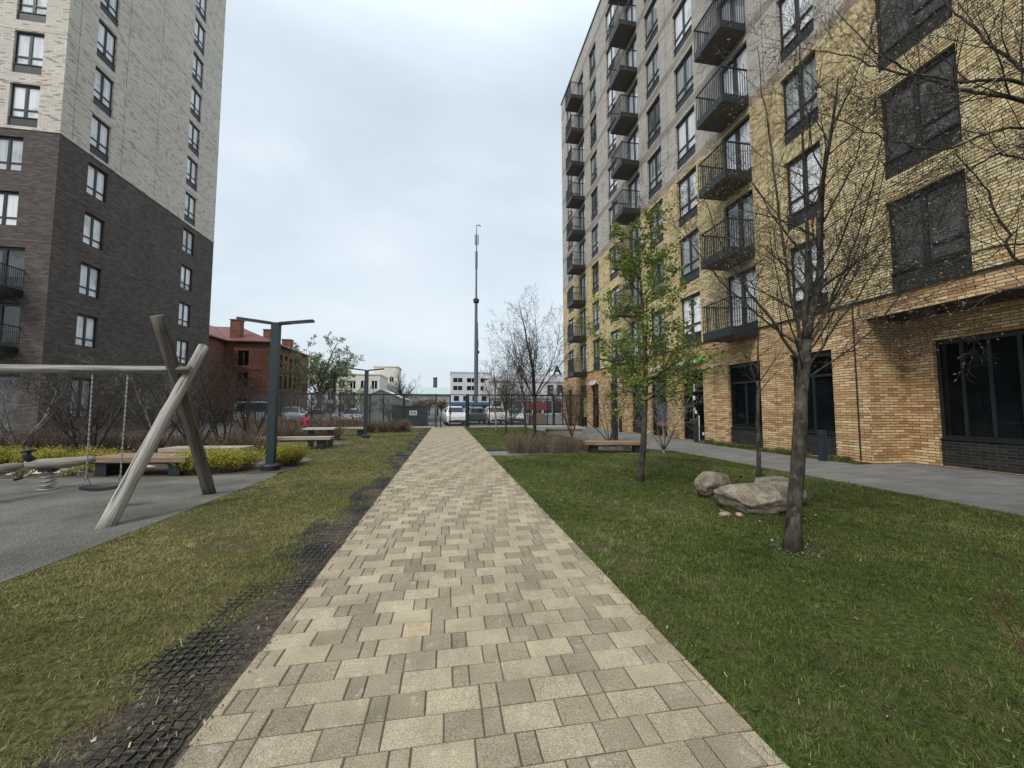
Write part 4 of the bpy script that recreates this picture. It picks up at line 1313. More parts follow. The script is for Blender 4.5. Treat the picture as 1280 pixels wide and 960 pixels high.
# tree outside the right edge whose boughs reach into the picture
BT = (5.72, 2.0)
tree('bare_tree', 'bare tree outside the right edge whose dark boughs reach across the yellow facade', 'tree', (5.75, 1.95, 0.0), 34, (-0.01, 0.02, 1), 4.2, 0.13, 'bark_linden', limbs=7, limb_len=2.2, limb_ang=0.7,
     maxl=3, nch=(19, 9, 5), ratio=(0.36, 0.5, 0.42), trop=(0.02, 0.012, -0.005), ang=(0.7, 0.75, 0.8), limb_r=0.25, limb_spread=0.45, buds=0.20, seg=(0.16, 0.11, 0.08), wob=(0.08, 0.11, 0.14), rmin=0.0019, taper=0.7, rr_=0.42,
     boughs=[([BT + (3.4,), (4.9, 2.38, 4.1), (4.65, 2.65, 4.42), (4.45, 2.83, 4.7), (4.2, 2.98, 5.05), (4.0, 3.19, 5.7)], 0.0214),
             ([BT + (3.7,), (4.8, 2.32, 4.21), (4.5, 2.56, 4.39), (4.1, 2.84, 4.7), (3.9, 3.0, 4.95), (3.6, 3.23, 5.21)], 0.0173),
             ([BT + (3.2,), (5.0, 2.44, 3.92), (4.5, 2.69, 3.84), (4.2, 2.93, 4.09), (3.9, 3.24, 4.52), (3.5, 3.55, 5.01)], 0.0133),
             ([BT + (3.6,), (5.1, 2.46, 4.51), (4.9, 2.6, 4.94), (4.8, 2.77, 5.44), (4.75, 2.9, 6.0)], 0.0184),
             ([BT + (2.1,), (5.0, 2.51, 2.72), (4.9, 2.55, 3.06), (4.7, 2.6, 3.55), (4.3, 2.65, 4.13)], 0.0153),
             ([BT + (2.4,), (4.9, 2.45, 2.87), (4.5, 2.75, 2.78), (4.2, 2.92, 2.79), (3.9, 3.27, 2.98), (3.5, 3.86, 3.14)], 0.0112),
             ([BT + (2.9,), (5.2, 2.56, 3.73), (5.0, 2.7, 3.8), (4.6, 2.96, 3.43), (4.3, 3.26, 3.22)], 0.0133),
             ([BT + (2.0,), (4.9, 2.47, 2.49), (4.6, 2.72, 2.29), (4.4, 2.9, 2.14), (4.1, 3.16, 2.1)], 0.0092)])
# leafy tree
tree('leafy_tree', 'slender tree with fresh green leaves on the right lawn', 'tree', (3.63, 6.88, 0.05), 5, (0.085, 0.0, 1), 2.0, 0.062, 'bark_dark', limbs=12, limb_len=1.45, limb_ang=1.1,
     maxl=2, nch=(7, 6), ratio=(0.5, 0.5), trop=(0.025, 0.01, 0.0), ang=(0.8, 0.85), limb_r=0.42, limb_spread=0.22, leaf='leaf_green', nleaf=5600, leaf_size=0.047, seg=(0.15, 0.12, 0.1), wob=(0.09, 0.12, 0.14), rmin=0.0025, twig='bark_dark', lmin_lvl=1, leader=False)
tt = bpy.data.objects['leafy_tree']
# its leader carries further whorls
def leader_crown(t, base, top, seed, whorls, leafmat, nleaf, size):
    rr = random.Random(seed); rs = np.random.RandomState(seed)
    T = TP(); T.seg = (0.15, 0.12, 0.1); T.wob = (0.09, 0.12); T.trop = (0.03, 0.01); T.tip = (0.3, 0.4); T.nch = (7, 5); T.ratio = (0.5, 0.5); T.ang = (0.8, 0.85); T.rmin = 0.0025; T.rr = 0.5; T.maxl = 2; T.start = (0.15, 0.2); T.taper = 1.0
    b, e = Vector(base), Vector(top)
    mb = MB(); n = 12
    pts = [b.lerp(e, i / n) + Vector((rr.gauss(0, 0.012), rr.gauss(0, 0.012), 0)) for i in range(n + 1)]
    mb.tube(pts, [0.046 * (1 - 0.85 * i / n) for i in range(n + 1)], 8)
    out = []
    az = 0
    for k in range(whorls):
        f = 0.06 + 0.9 * k / whorls; i = min(n - 1, int(f * n))
        az += 2.4 + rr.gauss(0, 0.3); a = rr.uniform(0.75, 1.2)
        nd = Vector((math.cos(az) * math.sin(a), math.sin(az) * math.sin(a), math.cos(a)))
        grow(out, rr, pts[i], nd, (1.45 - 0.95 * f) * rr.uniform(0.75, 1.15), 0.018 * (1 - 0.5 * f), 0, T)
    for lvl, p, r in out:
        mb.tube(p, r, 6 if lvl == 0 else 4, cap=False)
    part('leader', mb, M['bark_dark'], t, smooth=True, local=True)
    tw = [(p, r) for lvl, p, r in out if lvl >= 1]
    ws = np.array([len(p) for p, r in tw], float); ws /= ws.sum()
    pick = rs.choice(len(tw), nleaf, p=ws)
    co = np.zeros((nleaf, 4, 3)); tint = np.zeros(nleaf); clump = {}
    for i, k in enumerate(pick):
        p = tw[k][0]; f = (1 - 0.85 * rs.rand() ** 1.8) * (len(p) - 1); j = min(len(p) - 2, int(f))
        c = np.array(p[j].lerp(p[j + 1], f - j)) + rs.randn(3) * size * 0.7
        a = rs.randn(3); a[2] *= 0.5; a /= np.linalg.norm(a); b_ = np.cross(a, rs.randn(3)); b_ /= np.linalg.norm(b_) + 1e-9
        s = size * rs.uniform(0.4, 1.4)
        co[i] = [c, c + a * s * .5 + b_ * s * .42, c + a * s * 1.05, c + a * s * .5 - b_ * s * .42]
        if k not in clump: clump[k] = rs.uniform(0.1, 0.75)
        tint[i] = np.clip(clump[k] + rs.uniform(-.2, .25), 0, 1)
    link('upper_foliage', np_mesh('foliage', co.reshape(-1, 3), 4, M[leafmat], tint), t, (0, 0, 0))
leader_crown(tt, (0.17, 0.0, 1.98), (0.08, 0.05, 5.25), 9, 20, 'leaf_green', 7200, 0.047)
# thin young tree by the pavement
tree('young_tree', 'thin young bare tree at the pavement edge behind the boulders', 'tree', (6.4, 7.1, 0.0), 12, (0.06, 0.02, 1), 2.05, 0.042, 'bark_dark', limbs=5, limb_len=1.15, limb_ang=0.55, maxl=2, nch=(6, 5), ratio=(0.5, 0.5), limb_r=0.5, buds=0.10, limb_spread=0.15, twig='bark_dark')
# trees and multi stemmed shrubs along the right side
tree('bare_tree', 'broad bare tree with upswept limbs before the far right fence', 'tree', (4.52, 19.6, 0), 41, (0.0, 0, 1), 2.1, 0.10, 'bark_dark', limbs=9, limb_len=4.3, limb_ang=0.52, maxl=3, nch=(10, 8, 5), ratio=(0.45, 0.5, 0.45), trop=(0.04, 0.03, 0.01), limb_r=0.45, rmin=0.0062, seg=(0.3, 0.25, 0.2), limb_spread=0.1, twig='bark_dark', ang=(0.6, 0.7, 0.8))
tree('bare_tree', 'slim bare tree directly left of the broad one before the fence', 'tree', (3.77, 18.2, 0), 43, (-0.02, 0, 1), 2.0, 0.06, 'bark_dark', limbs=7, limb_len=3.1, limb_ang=0.5, maxl=3, nch=(9, 7, 4), limb_r=0.45, rmin=0.0055, seg=(0.3, 0.25, 0.2), limb_spread=0.3, twig='bark_dark')
tree('bare_tree', 'small bare tree nearest the gate on its right side', 'tree', (3.1, 24.0, 0), 44, (-0.03, 0, 1), 1.6, 0.06, 'bark_pale', limbs=7, limb_len=2.8, limb_ang=0.5, maxl=3, nch=(6, 6, 4), limb_r=0.5, rmin=0.006, seg=(0.3, 0.25, 0.2), twig='bark_dark')
tree('bare_tree', 'small dark bare tree second from the gate on its right', 'tree', (3.55, 23.0, 0), 45, (0.0, 0, 1), 1.7, 0.06, 'bark_dark', limbs=7, limb_len=2.9, limb_ang=0.5, maxl=3, nch=(6, 6, 4), limb_r=0.5, rmin=0.006, seg=(0.3, 0.25, 0.2), twig='bark_dark', leaf='leaf_rust', nleaf=500, leaf_size=0.06)
def shrub(name, label, base, seed, h, stems, spread, bark='bark_twig', leaf=None, nleaf=0, rmin=0.005, maxl=3, group=None, cat='shrub', r=0.04, nch=(7, 6, 4), leaf_size=0.04, buds=0):
    return tree(name, label, cat, base, seed, (0, 0, 1), 0.12, r, bark, limbs=stems, limb_len=h * 0.8, limb_ang=spread, maxl=maxl, nch=nch, ratio=(0.5, 0.5, 0.45), trop=(0.04, 0.03, 0.02), limb_r=0.85, rmin=rmin,
                seg=(0.22, 0.18, 0.14), limb_spread=0.1, leader=False, twig=bark, leaf=leaf, nleaf=nleaf, leaf_size=leaf_size, start=(0.25, 0.2), taper=0.8, ang=(0.65, 0.75, 0.8), sides=(8, 6, 4, 3), buds=buds)
shrub('bare_shrub', 'multi stemmed bare shrub right of the brown wooden bench', (6.97, 11.6, 0), 51, 2.4, 7, 0.45, 'bark_pale', leaf='leaf_green', nleaf=200)
shrub('bare_shrub', 'tall bare shrub with forked dark stems behind the brown wooden bench', (6.33, 14.4, 0), 52, 3.0, 6, 0.5, 'bark_twig')
shrub('bare_shrub', 'reddish bare shrub beside the low concrete bench', (5.95, 17.8, 0), 53, 3.0, 7, 0.4, 'bark_red')
shrub('bare_shrub', 'bare shrub close to the far corner of the yellow block', (8.0, 24.0, 0), 54, 3.2, 7, 0.4, 'bark_twig')
# left shrubs
LSH = 'bare shrubs of the left planting bed'
for i, (x, y, h, bk, lab) in enumerate([
    (-9.9, 12.9, 3.0, 'bark_twig', 'dark bare shrub behind the wide platform bench, left of the light log'),
    (-7.6, 13.4, 2.7, 'bark_twig', 'dark bare shrub showing between the lamp and the dark log'),
    (-7.4, 14.5, 3.3, 'bark_twig', 'taller bare shrub just left of the lamp in the yellow hedge'),
    (-13.6, 15.0, 3.0, 'bark_pale', 'pale stemmed bare shrub at the left edge before the tower'),
    (-9.5, 15.0, 3.2, 'bark_twig', 'bare shrub right behind the crossing of the swing logs'),
    (-7.4, 16.4, 2.8, 'bark_twig', 'bare shrub behind the lamp and the rusty hedge'),
    (-11.6, 14.6, 2.9, 'bark_twig', 'bare shrub before the dark brick corner of the tower'),
    (-12.0, 18.6, 3.4, 'bark_pale', 'bare shrub close against the tower wall')]):
    shrub('bare_shrub', lab, (x, y, 0), 60 + i, h * 1.08, 6, 0.52, bk, rmin=0.0055, group=LSH, maxl=3, nch=(7, 6, 4), r=0.055)
# shrubs beyond the fence on the left
for i, (x, y, h, lab) in enumerate([(-12.9, 33.0, 3.0, 'bare bush behind the left fence, nearest the picket fence'), (-10.6, 34.2, 3.2, 'bare bush behind the left fence near the white parked cars'), (-9.0, 33.2, 2.8, 'bare bush in the middle behind the left fence'),
    (-7.3, 33.8, 3.1, 'bare bush behind the left fence and the second lamp'), (5.7, 33.6, 2.6, 'bare bush behind the right fence near the red stall'), (-5.0, 36.5, 2.6, 'bare bush between the second lamp and the bin shelter')]):
    shrub('bare_bush', lab, (x, y, 0), 80 + i, h, 10, 0.55, 'bark_far', rmin=0.012, group='bushes beyond the fence', maxl=3, nch=(7, 6, 4), r=0.06)
# twigs at the bottom right corner
shrub('bare_shrub', 'reddish twiggy shrub at the bottom right corner of the lawn', (2.62, 1.28, 0), 95, 0.62, 5, 0.42, 'bark_red', rmin=0.0016, r=0.013, nch=(6, 5), maxl=2)
tag(link('stake', (lambda m: (m.box(-0.025, -0.02, 0, 0.02, 0.02, 0.10), m.mesh('stake', M['rubber']))[1])(MB()), None, (5.75, 6.84, 0.03)), 'short black stub in the grass behind the boulders', 'stake')

# ------------------------------------------------------------------ hedges
def hedge(label, poly_pts, h, nstem, nleaf, stem_mat, leaf_mat, seed, leaf_size=0.035, leaf_z=(0.45, 1.0), name='hedge', group=None, stem_w=0.004, cat='hedge', wob=0.8):
    """poly_pts: (x0,y0),(x1,y1) centre line and a width"""
    (x0, y0), (x1, y1), wd = poly_pts
    rs = np.random.RandomState(seed)
    t = thing(name, label, cat, ((x0 + x1) / 2, (y0 + y1) / 2, 0), group)
    c0 = np.array([(x0 + x1) / 2, (y0 + y1) / 2, 0])
    ax = np.array([x1 - x0, y1 - y0, 0.0]); L = np.linalg.norm(ax); ax /= L; nx = np.array([-ax[1], ax[0], 0])
    nb = max(4, int(L * wd * 9))
    cen = np.stack([rs.uniform(-L / 2, L / 2, nb), rs.uniform(-wd / 2, wd / 2, nb) * 0.8], 1)
    pick = rs.randint(0, nb, nstem)
    s = cen[pick] + rs.randn(nstem, 2) * 0.06
    base = s[:, :1] * ax + s[:, 1:] * nx
    hh = h * (0.75 + 0.25 * rs.rand(nb))[pick] * rs.uniform(0.55, 1.05, nstem)
    lean = rs.randn(nstem, 3) * 0.30 * wob * 2; lean[:, 2] = 1; 
    co = np.zeros((nstem, 2, 4, 3)); 
    mid = base + lean * (hh * 0.55)[:, None]; mid[:, 2] = hh * 0.55
    tip = mid + (lean * 0.6 + rs.randn(nstem, 3) * 0.25) * (hh * 0.45)[:, None]; tip[:, 2] = hh
    sd = rs.randn(nstem, 3); sd[:, 2] = 0; sd /= np.linalg.norm(sd, axis=1)[:, None]
    w = stem_w * rs.uniform(0.6, 1.3, nstem)[:, None]
    co[:, 0] = np.stack([base - sd * w, base + sd * w, mid + sd * w * .8, mid - sd * w * .8], 1)
    co[:, 1] = np.stack([mid - sd * w * .8, mid + sd * w * .8, tip + sd * w * .3, tip - sd * w * .3], 1)
    link('stems', np_mesh('stems', co.reshape(-1, 3), 4, M[stem_mat], np.repeat(rs.rand(nstem), 2)), t, (0, 0, 0))
    if nleaf:
        k = rs.randint(0, nstem, nleaf); f = rs.uniform(leaf_z[0], leaf_z[1], nleaf)
        lo = f < 0.55
        p = np.where(lo[:, None], base[k] + (mid[k] - base[k]) * (f / .55)[:, None], mid[k] + (tip[k] - mid[k]) * ((f - .55) / .45)[:, None])
        p = p + rs.randn(nleaf, 3) * leaf_size * 1.1
        p[:, 2] = np.maximum(p[:, 2], 0.02)
        a = rs.randn(nleaf, 3); a /= np.linalg.norm(a, axis=1)[:, None]
        b_ = np.cross(a, rs.randn(nleaf, 3)); b_ /= np.linalg.norm(b_, axis=1)[:, None]
        sz = leaf_size * rs.uniform(0.5, 1.3, nleaf)[:, None]
        q = np.stack([p, p + a * sz * .5 + b_ * sz * .4, p + a * sz, p + a * sz * .5 - b_ * sz * .4], 1)
        tint = np.clip(rs.rand(nb)[pick[k]] * 0.5 + rs.rand(nleaf) * 0.5, 0, 1)
        link('foliage', np_mesh('foliage', q.reshape(-1, 3), 4, M[leaf_mat], tint), t, (0, 0, 0))
    return t
YH = 'yellow leaved hedges'
hedge('bright yellow hedge left of the near lamp', ((-5.75, 9.95), (-4.3, 10.35), 0.75), 0.55, 1500, 24000, 'stem_tan', 'leaf_yellow', 1, 0.030, (0.5, 1.02), group=YH)
hedge('short bright yellow hedge right of the near lamp', ((-4.25, 10.75), (-3.75, 11.25), 0.6), 0.55, 700, 10000, 'stem_tan', 'leaf_yellow', 2, 0.030, (0.5, 1.02), group=YH)
hedge('yellow green hedge behind the spring rider', ((-13.2, 12.1), (-8.6, 11.9), 0.8), 0.48, 1800, 17000, 'stem_tan', 'leaf_yellow', 3, 0.036, (0.35, 1.02), group=YH)
hedge('sparse yellow plants before the pale wooden bench', ((-8.6, 11.0), (-7.6, 10.5), 0.6), 0.38, 500, 3500, 'stem_tan', 'leaf_yellow', 4, 0.036, (0.3, 1.0), group=YH)
hedge('low green plants beside the wide platform bench', ((-9.4, 10.15), (-8.0, 10.0), 0.35), 0.22, 200, 800, 'stem_tan', 'leaf_pale', 5, 0.035, (0.2, 1.0), group=YH)
RH = 'rust coloured hedges'
hedge('long rusty hedge across the left bed before the tower', ((-19.5, 15.6), (-8.4, 15.4), 1.3), 0.92, 5200, 8000, 'stem_rust', 'leaf_rust', 6, 0.04, (0.3, 1.0), group=RH, stem_w=0.006)
hedge('rusty hedge behind the near lamp and yellow hedge', ((-8.4, 14.0), (-5.6, 13.6), 1.2), 0.82, 2200, 3200, 'stem_rust', 'leaf_rust', 7, 0.036, (0.3, 1.0), group=RH, stem_w=0.005)
hedge('rusty hedge behind the long pale bench', ((-9.2, 19.3), (-5.0, 19.0), 1.2), 0.95, 2200, 3600, 'stem_rust', 'leaf_rust', 8, 0.045, (0.3, 1.0), group=RH, stem_w=0.007)
hedge('brown hedge right behind the second lamp', ((-5.2, 24.8), (-2.4, 25.6), 1.4), 0.9, 1900, 2300, 'stem_rust', 'leaf_rust', 9, 0.045, (0.3, 1.0), group=RH, stem_w=0.008)
hedge('rusty hedge in front of the left wire fence', ((-13.8, 28.6), (-5.5, 28.6), 1.2), 1.0, 3200, 4200, 'stem_rust', 'leaf_rust', 10, 0.06, (0.3, 1.0), group=RH, stem_w=0.009)
hedge('sparse brown hedge left of the brown wooden bench', ((2.1, 12.85), (4.5, 12.65), 1.3), 0.78, 1500, 3200, 'stem_rust', 'leaf_budding', 11, 0.024, (0.4, 1.0), stem_w=0.0035)
hedge('sparse brown hedge behind the brown wooden bench', ((4.7, 13.3), (6.6, 13.1), 0.6), 0.55, 600, 900, 'stem_rust', 'leaf_budding', 12, 0.022, (0.4, 1.0), stem_w=0.0035)
hedge('grassy tufts along the foot of the yellow facade', ((10.85, 8.9), (10.85, 14.9), 0.35), 0.17, 7000, 0, 'blade_right', None, 13, name='grass_tuft', cat='plants', stem_w=0.006)

# ------------------------------------------------------------------ grass
def tris_grass(name, x0, x1, y0, y1, n, seed, mat, hfun, keep, lmin, lmax, wid, flat):
    rs = np.random.RandomState(seed)
    per = 9
    nt_ = n // per
    tx = rs.uniform(x0, x1, nt_); ty = rs.uniform(y0, y1, nt_)
    tl = np.exp(rs.normal(0, 0.32, nt_)); tt = rs.normal(0, 0.16, nt_); ta = rs.uniform(0, 2 * np.pi, nt_)
    rad = (lmax * 0.8)
    ox = rs.normal(0, rad * 0.6, (nt_, per)); oy = rs.normal(0, rad * 0.6, (nt_, per))
    x = (tx[:, None] + ox).ravel(); y = (ty[:, None] + oy).ravel(); n = len(x)
    az = (np.arctan2(oy, ox) + rs.normal(0, 0.7, (nt_, per))).ravel()
    tl = np.repeat(tl, per); tt = np.repeat(tt, per)
    k = keep(x, y, rs.rand(nt_).repeat(per) * 0.6 + rs.rand(n) * 0.4)
    x, y, az, tl, tt = x[k], y[k], az[k], tl[k], tt[k]; n = len(x)
    z = hfun(x, y)
    tilt = np.clip(rs.normal(flat, 0.30, n), 0.1, 1.45)
    L = rs.uniform(lmin, lmax, n) * np.clip(tl, 0.5, 2.0)
    d = np.stack([np.cos(az) * np.sin(tilt), np.sin(az) * np.sin(tilt), np.cos(tilt)], 1)
    s = np.stack([-np.sin(az), np.cos(az), np.zeros(n)], 1)
    base = np.stack([x, y, z], 1)
    w = (wid * rs.uniform(0.6, 1.4, n))[:, None]
    co = np.stack([base - s * w, base + s * w, base + d * L[:, None]], 1)
    # low frequency patches of greener and drier grass
    f = (np.sin(x * 1.3 + 1.7 * np.sin(y * 0.9 + seed)) + np.sin(y * 1.7 + 1.3 * np.sin(x * 1.1)) + np.sin(x * 3.1 + y * 2.3)) / 3
    f2 = np.sin(x * 7.1 + 2 * np.sin(y * 5.3)) * np.sin(y * 8.7 + 1.5 * np.sin(x * 6.1))
    tint = np.clip(0.42 + 0.24 * f + 0.12 * f2 + tt + rs.normal(0, 0.16, n) + (rs.rand(n) < 0.05) * 0.35, 0, 1)
    return co, tint

def vlawn(x, y):
    t = np.clip((x - 1.39) / 0.5, 0, 1) * np.clip((7.75 - x) / 0.5, 0, 1) * np.clip((11.9 - y) / 1.0, 0, 1)
    return -0.006 + 0.10 * t * np.exp(-(((x - 4.6) / 2.4) ** 2 + ((y - 8.0) / 4.0) ** 2))
flat0 = lambda x, y: np.full_like(x, -0.006)
def patch(x, y):
    return (np.sin(x * 2.1 + 2 * np.sin(y * 1.4)) + np.sin(y * 2.7 + 1.5 * np.sin(x * 2.4)) + np.sin(5.3 * x - 3.9 * y) * 0.6 + np.sin(11 * x + 2) * np.sin(9 * y) * 0.5) / 3.1
def strip_edge(y):
    return -1.36 - 0.30 / (1 + np.exp((y - 2.7) * 4)) + 0.10 * np.sin(y * 0.9 + 0.6) + 0.07 * np.sin(y * 2.3) + 0.05 * np.sin(y * 5.1 + 1)
def keepL(x, y, u):
    thin = np.where(patch(x, y) > 0.42, 0.35, 1.0)
    e = (x - strip_edge(y)) / 0.22                        # worn strip with the grid beside the path
    thin = thin * np.clip(1 - e, 0.24, 1)
    play = (x > -3.62) | (y > 10.75)
    return (u < thin) & (x < -1.095) & play
def keepR(x, y, u):
    pp = patch(x + 3, y * 0.9)
    thin = np.where(pp > 0.40, 0.40, 1.0)
    for (cx, cy, r) in ((5.6, 3.6, 0.55), (3.5, 3.3, 0.35), (3.0, 2.1, 0.5), (4.6, 2.6, 0.45), (3.62, 6.9, 0.3)):
        thin = thin * np.where((x - cx) ** 2 + ((y - cy) * 1.3) ** 2 < r * r * (0.7 + 0.5 * np.sin(9 * x + 7 * y)), 0.35, 1.0)
    return u < thin
parts_co, parts_t = [], []
for (y0, y1, n, l0, l1, w) in ((0.6, 3.2, 120000, 0.012, 0.040, 0.0019), (3.2, 6.5, 100000, 0.014, 0.042, 0.0026), (6.5, 12, 80000, 0.016, 0.045, 0.0040)):
    c, t_ = tris_grass('g', -3.66, -1.09, y0, y1, n, int(y0 * 10), None, flat0, keepL, l0, l1, w, 1.05)
    parts_co.append(c); parts_t.append(t_)
c, t_ = tris_grass('g', -6.5, -1.09, 0.6 if False else 12, 30, 60000, 77, None, flat0, keepL, 0.025, 0.06, 0.008, 1.0)
parts_co.append(c); parts_t.append(t_)
o = link('grass', np_mesh('grass', np.concatenate(parts_co).reshape(-1, 3), 3, M['blade_left'], np.concatenate(parts_t)))
tag(o, 'short patchy olive grass on the left lawn', 'grass', kind='stuff')
parts_co, parts_t = [], []
for (y0, y1, n, l0, l1, w) in ((0.6, 3.0, 210000, 0.014, 0.044, 0.0018), (3.0, 5.5, 190000, 0.015, 0.046, 0.0026), (5.5, 12, 190000, 0.016, 0.048, 0.0040)):
    c, t_ = tris_grass('g', 1.36, 7.76, y0, y1, n, int(y0 * 10) + 1, None, vlawn, keepR, l0, l1, w, 0.95)
    parts_co.append(c); parts_t.append(t_)
c, t_ = tris_grass('g', 1.36, 6.2, 13.7, 30, 50000, 78, None, flat0, keepR, 0.025, 0.06, 0.008, 1.0)
parts_co.append(c); parts_t.append(t_)
o = link('grass', np_mesh('grass', np.concatenate(parts_co).reshape(-1, 3), 3, M['blade_right'], np.concatenate(parts_t)))
tag(o, 'short dark green grass on the right lawn', 'grass', kind='stuff')
# straw and small pale litter lying in the grass
rs = np.random.RandomState(5)
n = 1500
side = rs.rand(n) < 0.45
x = np.where(side, np.where(rs.rand(n) < 0.35, rs.uniform(-1.7, -1.1, n), rs.uniform(-3.6, -1.1, n)), rs.uniform(1.42, 7.6, n)); y = 0.7 + 9 * rs.rand(n) ** 1.4
z = np.where(side, np.where(x > -1.6, 0.008, 0.022), vlawn(x, y) + 0.03)
az = rs.uniform(0, 6.28, n); L = rs.uniform(0.008, 0.04, n); w = rs.uniform(0.0010, 0.0028, n)
d = np.stack([np.cos(az), np.sin(az), rs.normal(0, 0.25, n)], 1) * L[:, None]; s = np.stack([-np.sin(az), np.cos(az), np.zeros(n)], 1) * w[:, None]
b0 = np.stack([x, y, z], 1)
M['straw'] = attr_mat('straw', [(0, (0.16, 0.12, 0.07)), (0.75, (0.28, 0.23, 0.14)), (1, (0.48, 0.43, 0.33))], 0.8)
o = link('dry_litter', np_mesh('dry_litter', np.stack([b0 - s, b0 + s, b0 + d + s, b0 + d - s], 1).reshape(-1, 3), 4, M['straw'], rs.rand(n)))
tag(o, 'scattered dry straw and leaf bits on both lawns', 'litter', kind='stuff')

# worn soil strip with the plastic ground grid
mb = MB()
ys = np.arange(-2, 30.61, 0.15)
for a, b_ in zip(ys[:-1], ys[1:]):
    e0, e1 = strip_edge(a) + 0.05 + 0.05 * math.sin(a * 17), strip_edge(b_) + 0.05 + 0.05 * math.sin(b_ * 17)
    mb.quad((e0, a, -0.001), (PX0, a, -0.001), (PX0, b_, -0.001), (e1, b_, -0.001))
struct('soil_strip', mb, M['soil'])
rs = np.random.RandomState(8)
n = 5200
y = 0.4 + 11 * rs.rand(n) ** 1.5; x = -1.03 - rs.rand(n) ** 1.2 * 0.68
keep_ = x > strip_edge(y) - 0.10
x, y = x[keep_], y[keep_]; n = len(x)
sz = np.exp(rs.normal(-5.35, 0.5, n))
v4 = rs.randn(n, 4, 3); v4 /= np.linalg.norm(v4, axis=2)[:, :, None]
ra = rs.uniform(0, 6.28, 900); rq = rs.choice([0, 1, 2], 900)
rc = np.array([(3.50, 3.46, 0.10), (3.64, 6.88, 0.08), (4.15, 4.62, 0.42)])[rq]
rr_ = rc[:, 2] + np.abs(rs.normal(0, 0.11, 900))
x = np.concatenate([x, rc[:, 0] + np.cos(ra) * rr_]); y = np.concatenate([y, rc[:, 1] + np.sin(ra) * rr_ * 0.8])
sz = np.concatenate([sz, np.exp(rs.normal(-5.0, 0.5, 900))]); n = len(x)
v4 = rs.randn(n, 4, 3); v4 /= np.linalg.norm(v4, axis=2)[:, :, None]
zb = np.where(x > 1.4, vlawn(x, y) + 0.012, 0)
p4 = np.stack([x, y, zb + sz * 0.3 + np.where(x > -1.09, 0.004, 0)], 1)[:, None] + v4 * sz[:, None, None]
crumbs = p4[:, [0, 1, 2, 0, 1, 3, 0, 2, 3, 1, 2, 3]]
M['crumb'] = attr_mat('crumb', [(0, (0.035, 0.028, 0.02)), (0.6, (0.10, 0.08, 0.06)), (0.9, (0.20, 0.17, 0.13)), (1, (0.42, 0.39, 0.34))], 0.95)
o = link('soil_crumbs', np_mesh('soil_crumbs', crumbs.reshape(-1, 3), 3, M['crumb'], np.repeat(rs.rand(n), 4)))
tag(o, 'loose soil crumbs and pebbles in the worn strip beside the path', 'soil', kind='stuff')
M['grid_plastic'] = plain('grid_plastic', (0.030, 0.032, 0.031), 0.45, 0, 0.3, 20)
mb = MB()
rr = random.Random(4)
def gz(x, y):
    return -0.0005 + 0.006 * math.sin(x * 9 + y * 3.1) + 0.004 * math.sin(y * 7.7)
step = 0.055
def bar(a, b, w, h):
    ax, ay = a; bx, by = b
    za, zb = gz(ax, ay), gz(bx, by)
    dx, dy = bx - ax, by - ay; l = math.hypot(dx, dy); nx_, ny_ = -dy / l * w, dx / l * w
    mb.quad((ax - nx_, ay - ny_, za + h), (bx - nx_, by - ny_, zb + h), (bx + nx_, by + ny_, zb + h), (ax + nx_, ay + ny_, za + h))
    for sg in (1, -1):
        mb.quad((ax + sg * nx_, ay + sg * ny_, za - 0.02), (bx + sg * nx_, by + sg * ny_, zb - 0.02), (bx + sg * nx_, by + sg * ny_, zb + h), (ax + sg * nx_, ay + sg * ny_, za + h))
yy = 0.3
while yy < 30.2:
    st = step if yy < 9 else step * 2
    nxs = 11 if yy < 9 else 6
    for i in range(nxs):
        x0 = -1.115 - i * st
        xn = x0 - st
        wv = 0.010 * math.sin(yy * 31)
        if x0 < strip_edge(yy) - 0.16: break
        zig = st * 0.12 * (1 if int(round(yy / st)) % 2 else -1)
        bar((x0 + zig, yy), (x0 - zig, yy + st), 0.0021 if yy < 9 else 0.004, 0.005)
        bar((x0 + zig, yy), (xn + zig, yy + 0.012), 0.0021 if yy < 9 else 0.004, 0.005)
    yy += st
tag(struct('ground_grid', mb, M['grid_plastic'], kind='thing'), 'black plastic ground grid in worn soil along the left path edge', 'ground grid')

# ------------------------------------------------------------------ cafe front: chair, posts, signs
def cafe_chair(x, y, rz):
    t = thing('cafe_chair', 'yellow shell chair beside the glass shop door', 'chair', (x, y, 0), None, rz)
    p = MB()
    prof = [(-0.22, 0.45), (-0.05, 0.425), (0.14, 0.43), (0.20, 0.50), (0.24, 0.66), (0.27, 0.83)]
    for (a, za), (b, zb) in zip(prof[:-1], prof[1:]):
        for i in range(6):
            u0, u1 = -0.22 + 0.44 * i / 6, -0.22 + 0.44 * (i + 1) / 6
            c = lambda u, q, zq: (u, q, zq + 0.9 * u * u)
            p.quad(c(u0, a, za), c(u1, a, za), c(u1, b, zb), c(u0, b, zb))
            k = 0.018
            p.quad(c(u0, b + k, zb - k), c(u1, b + k, zb - k), c(u1, a + k * .2, za - k), c(u0, a + k * .2, za - k))
    part('seat', p, M['yellow'], t, local=True)
    for sx in (-1, 1):
        for a, b in ((-0.12, -0.24), (0.10, 0.22)):
            p = MB(); p.tube([(sx * 0.13, a, 0.42), (sx * 0.22, b, 0.0)], [0.016, 0.011], 8); part('leg', p, M['wood_bench'], t, local=True)
cafe_chair(10.72, 17.0, R(60))
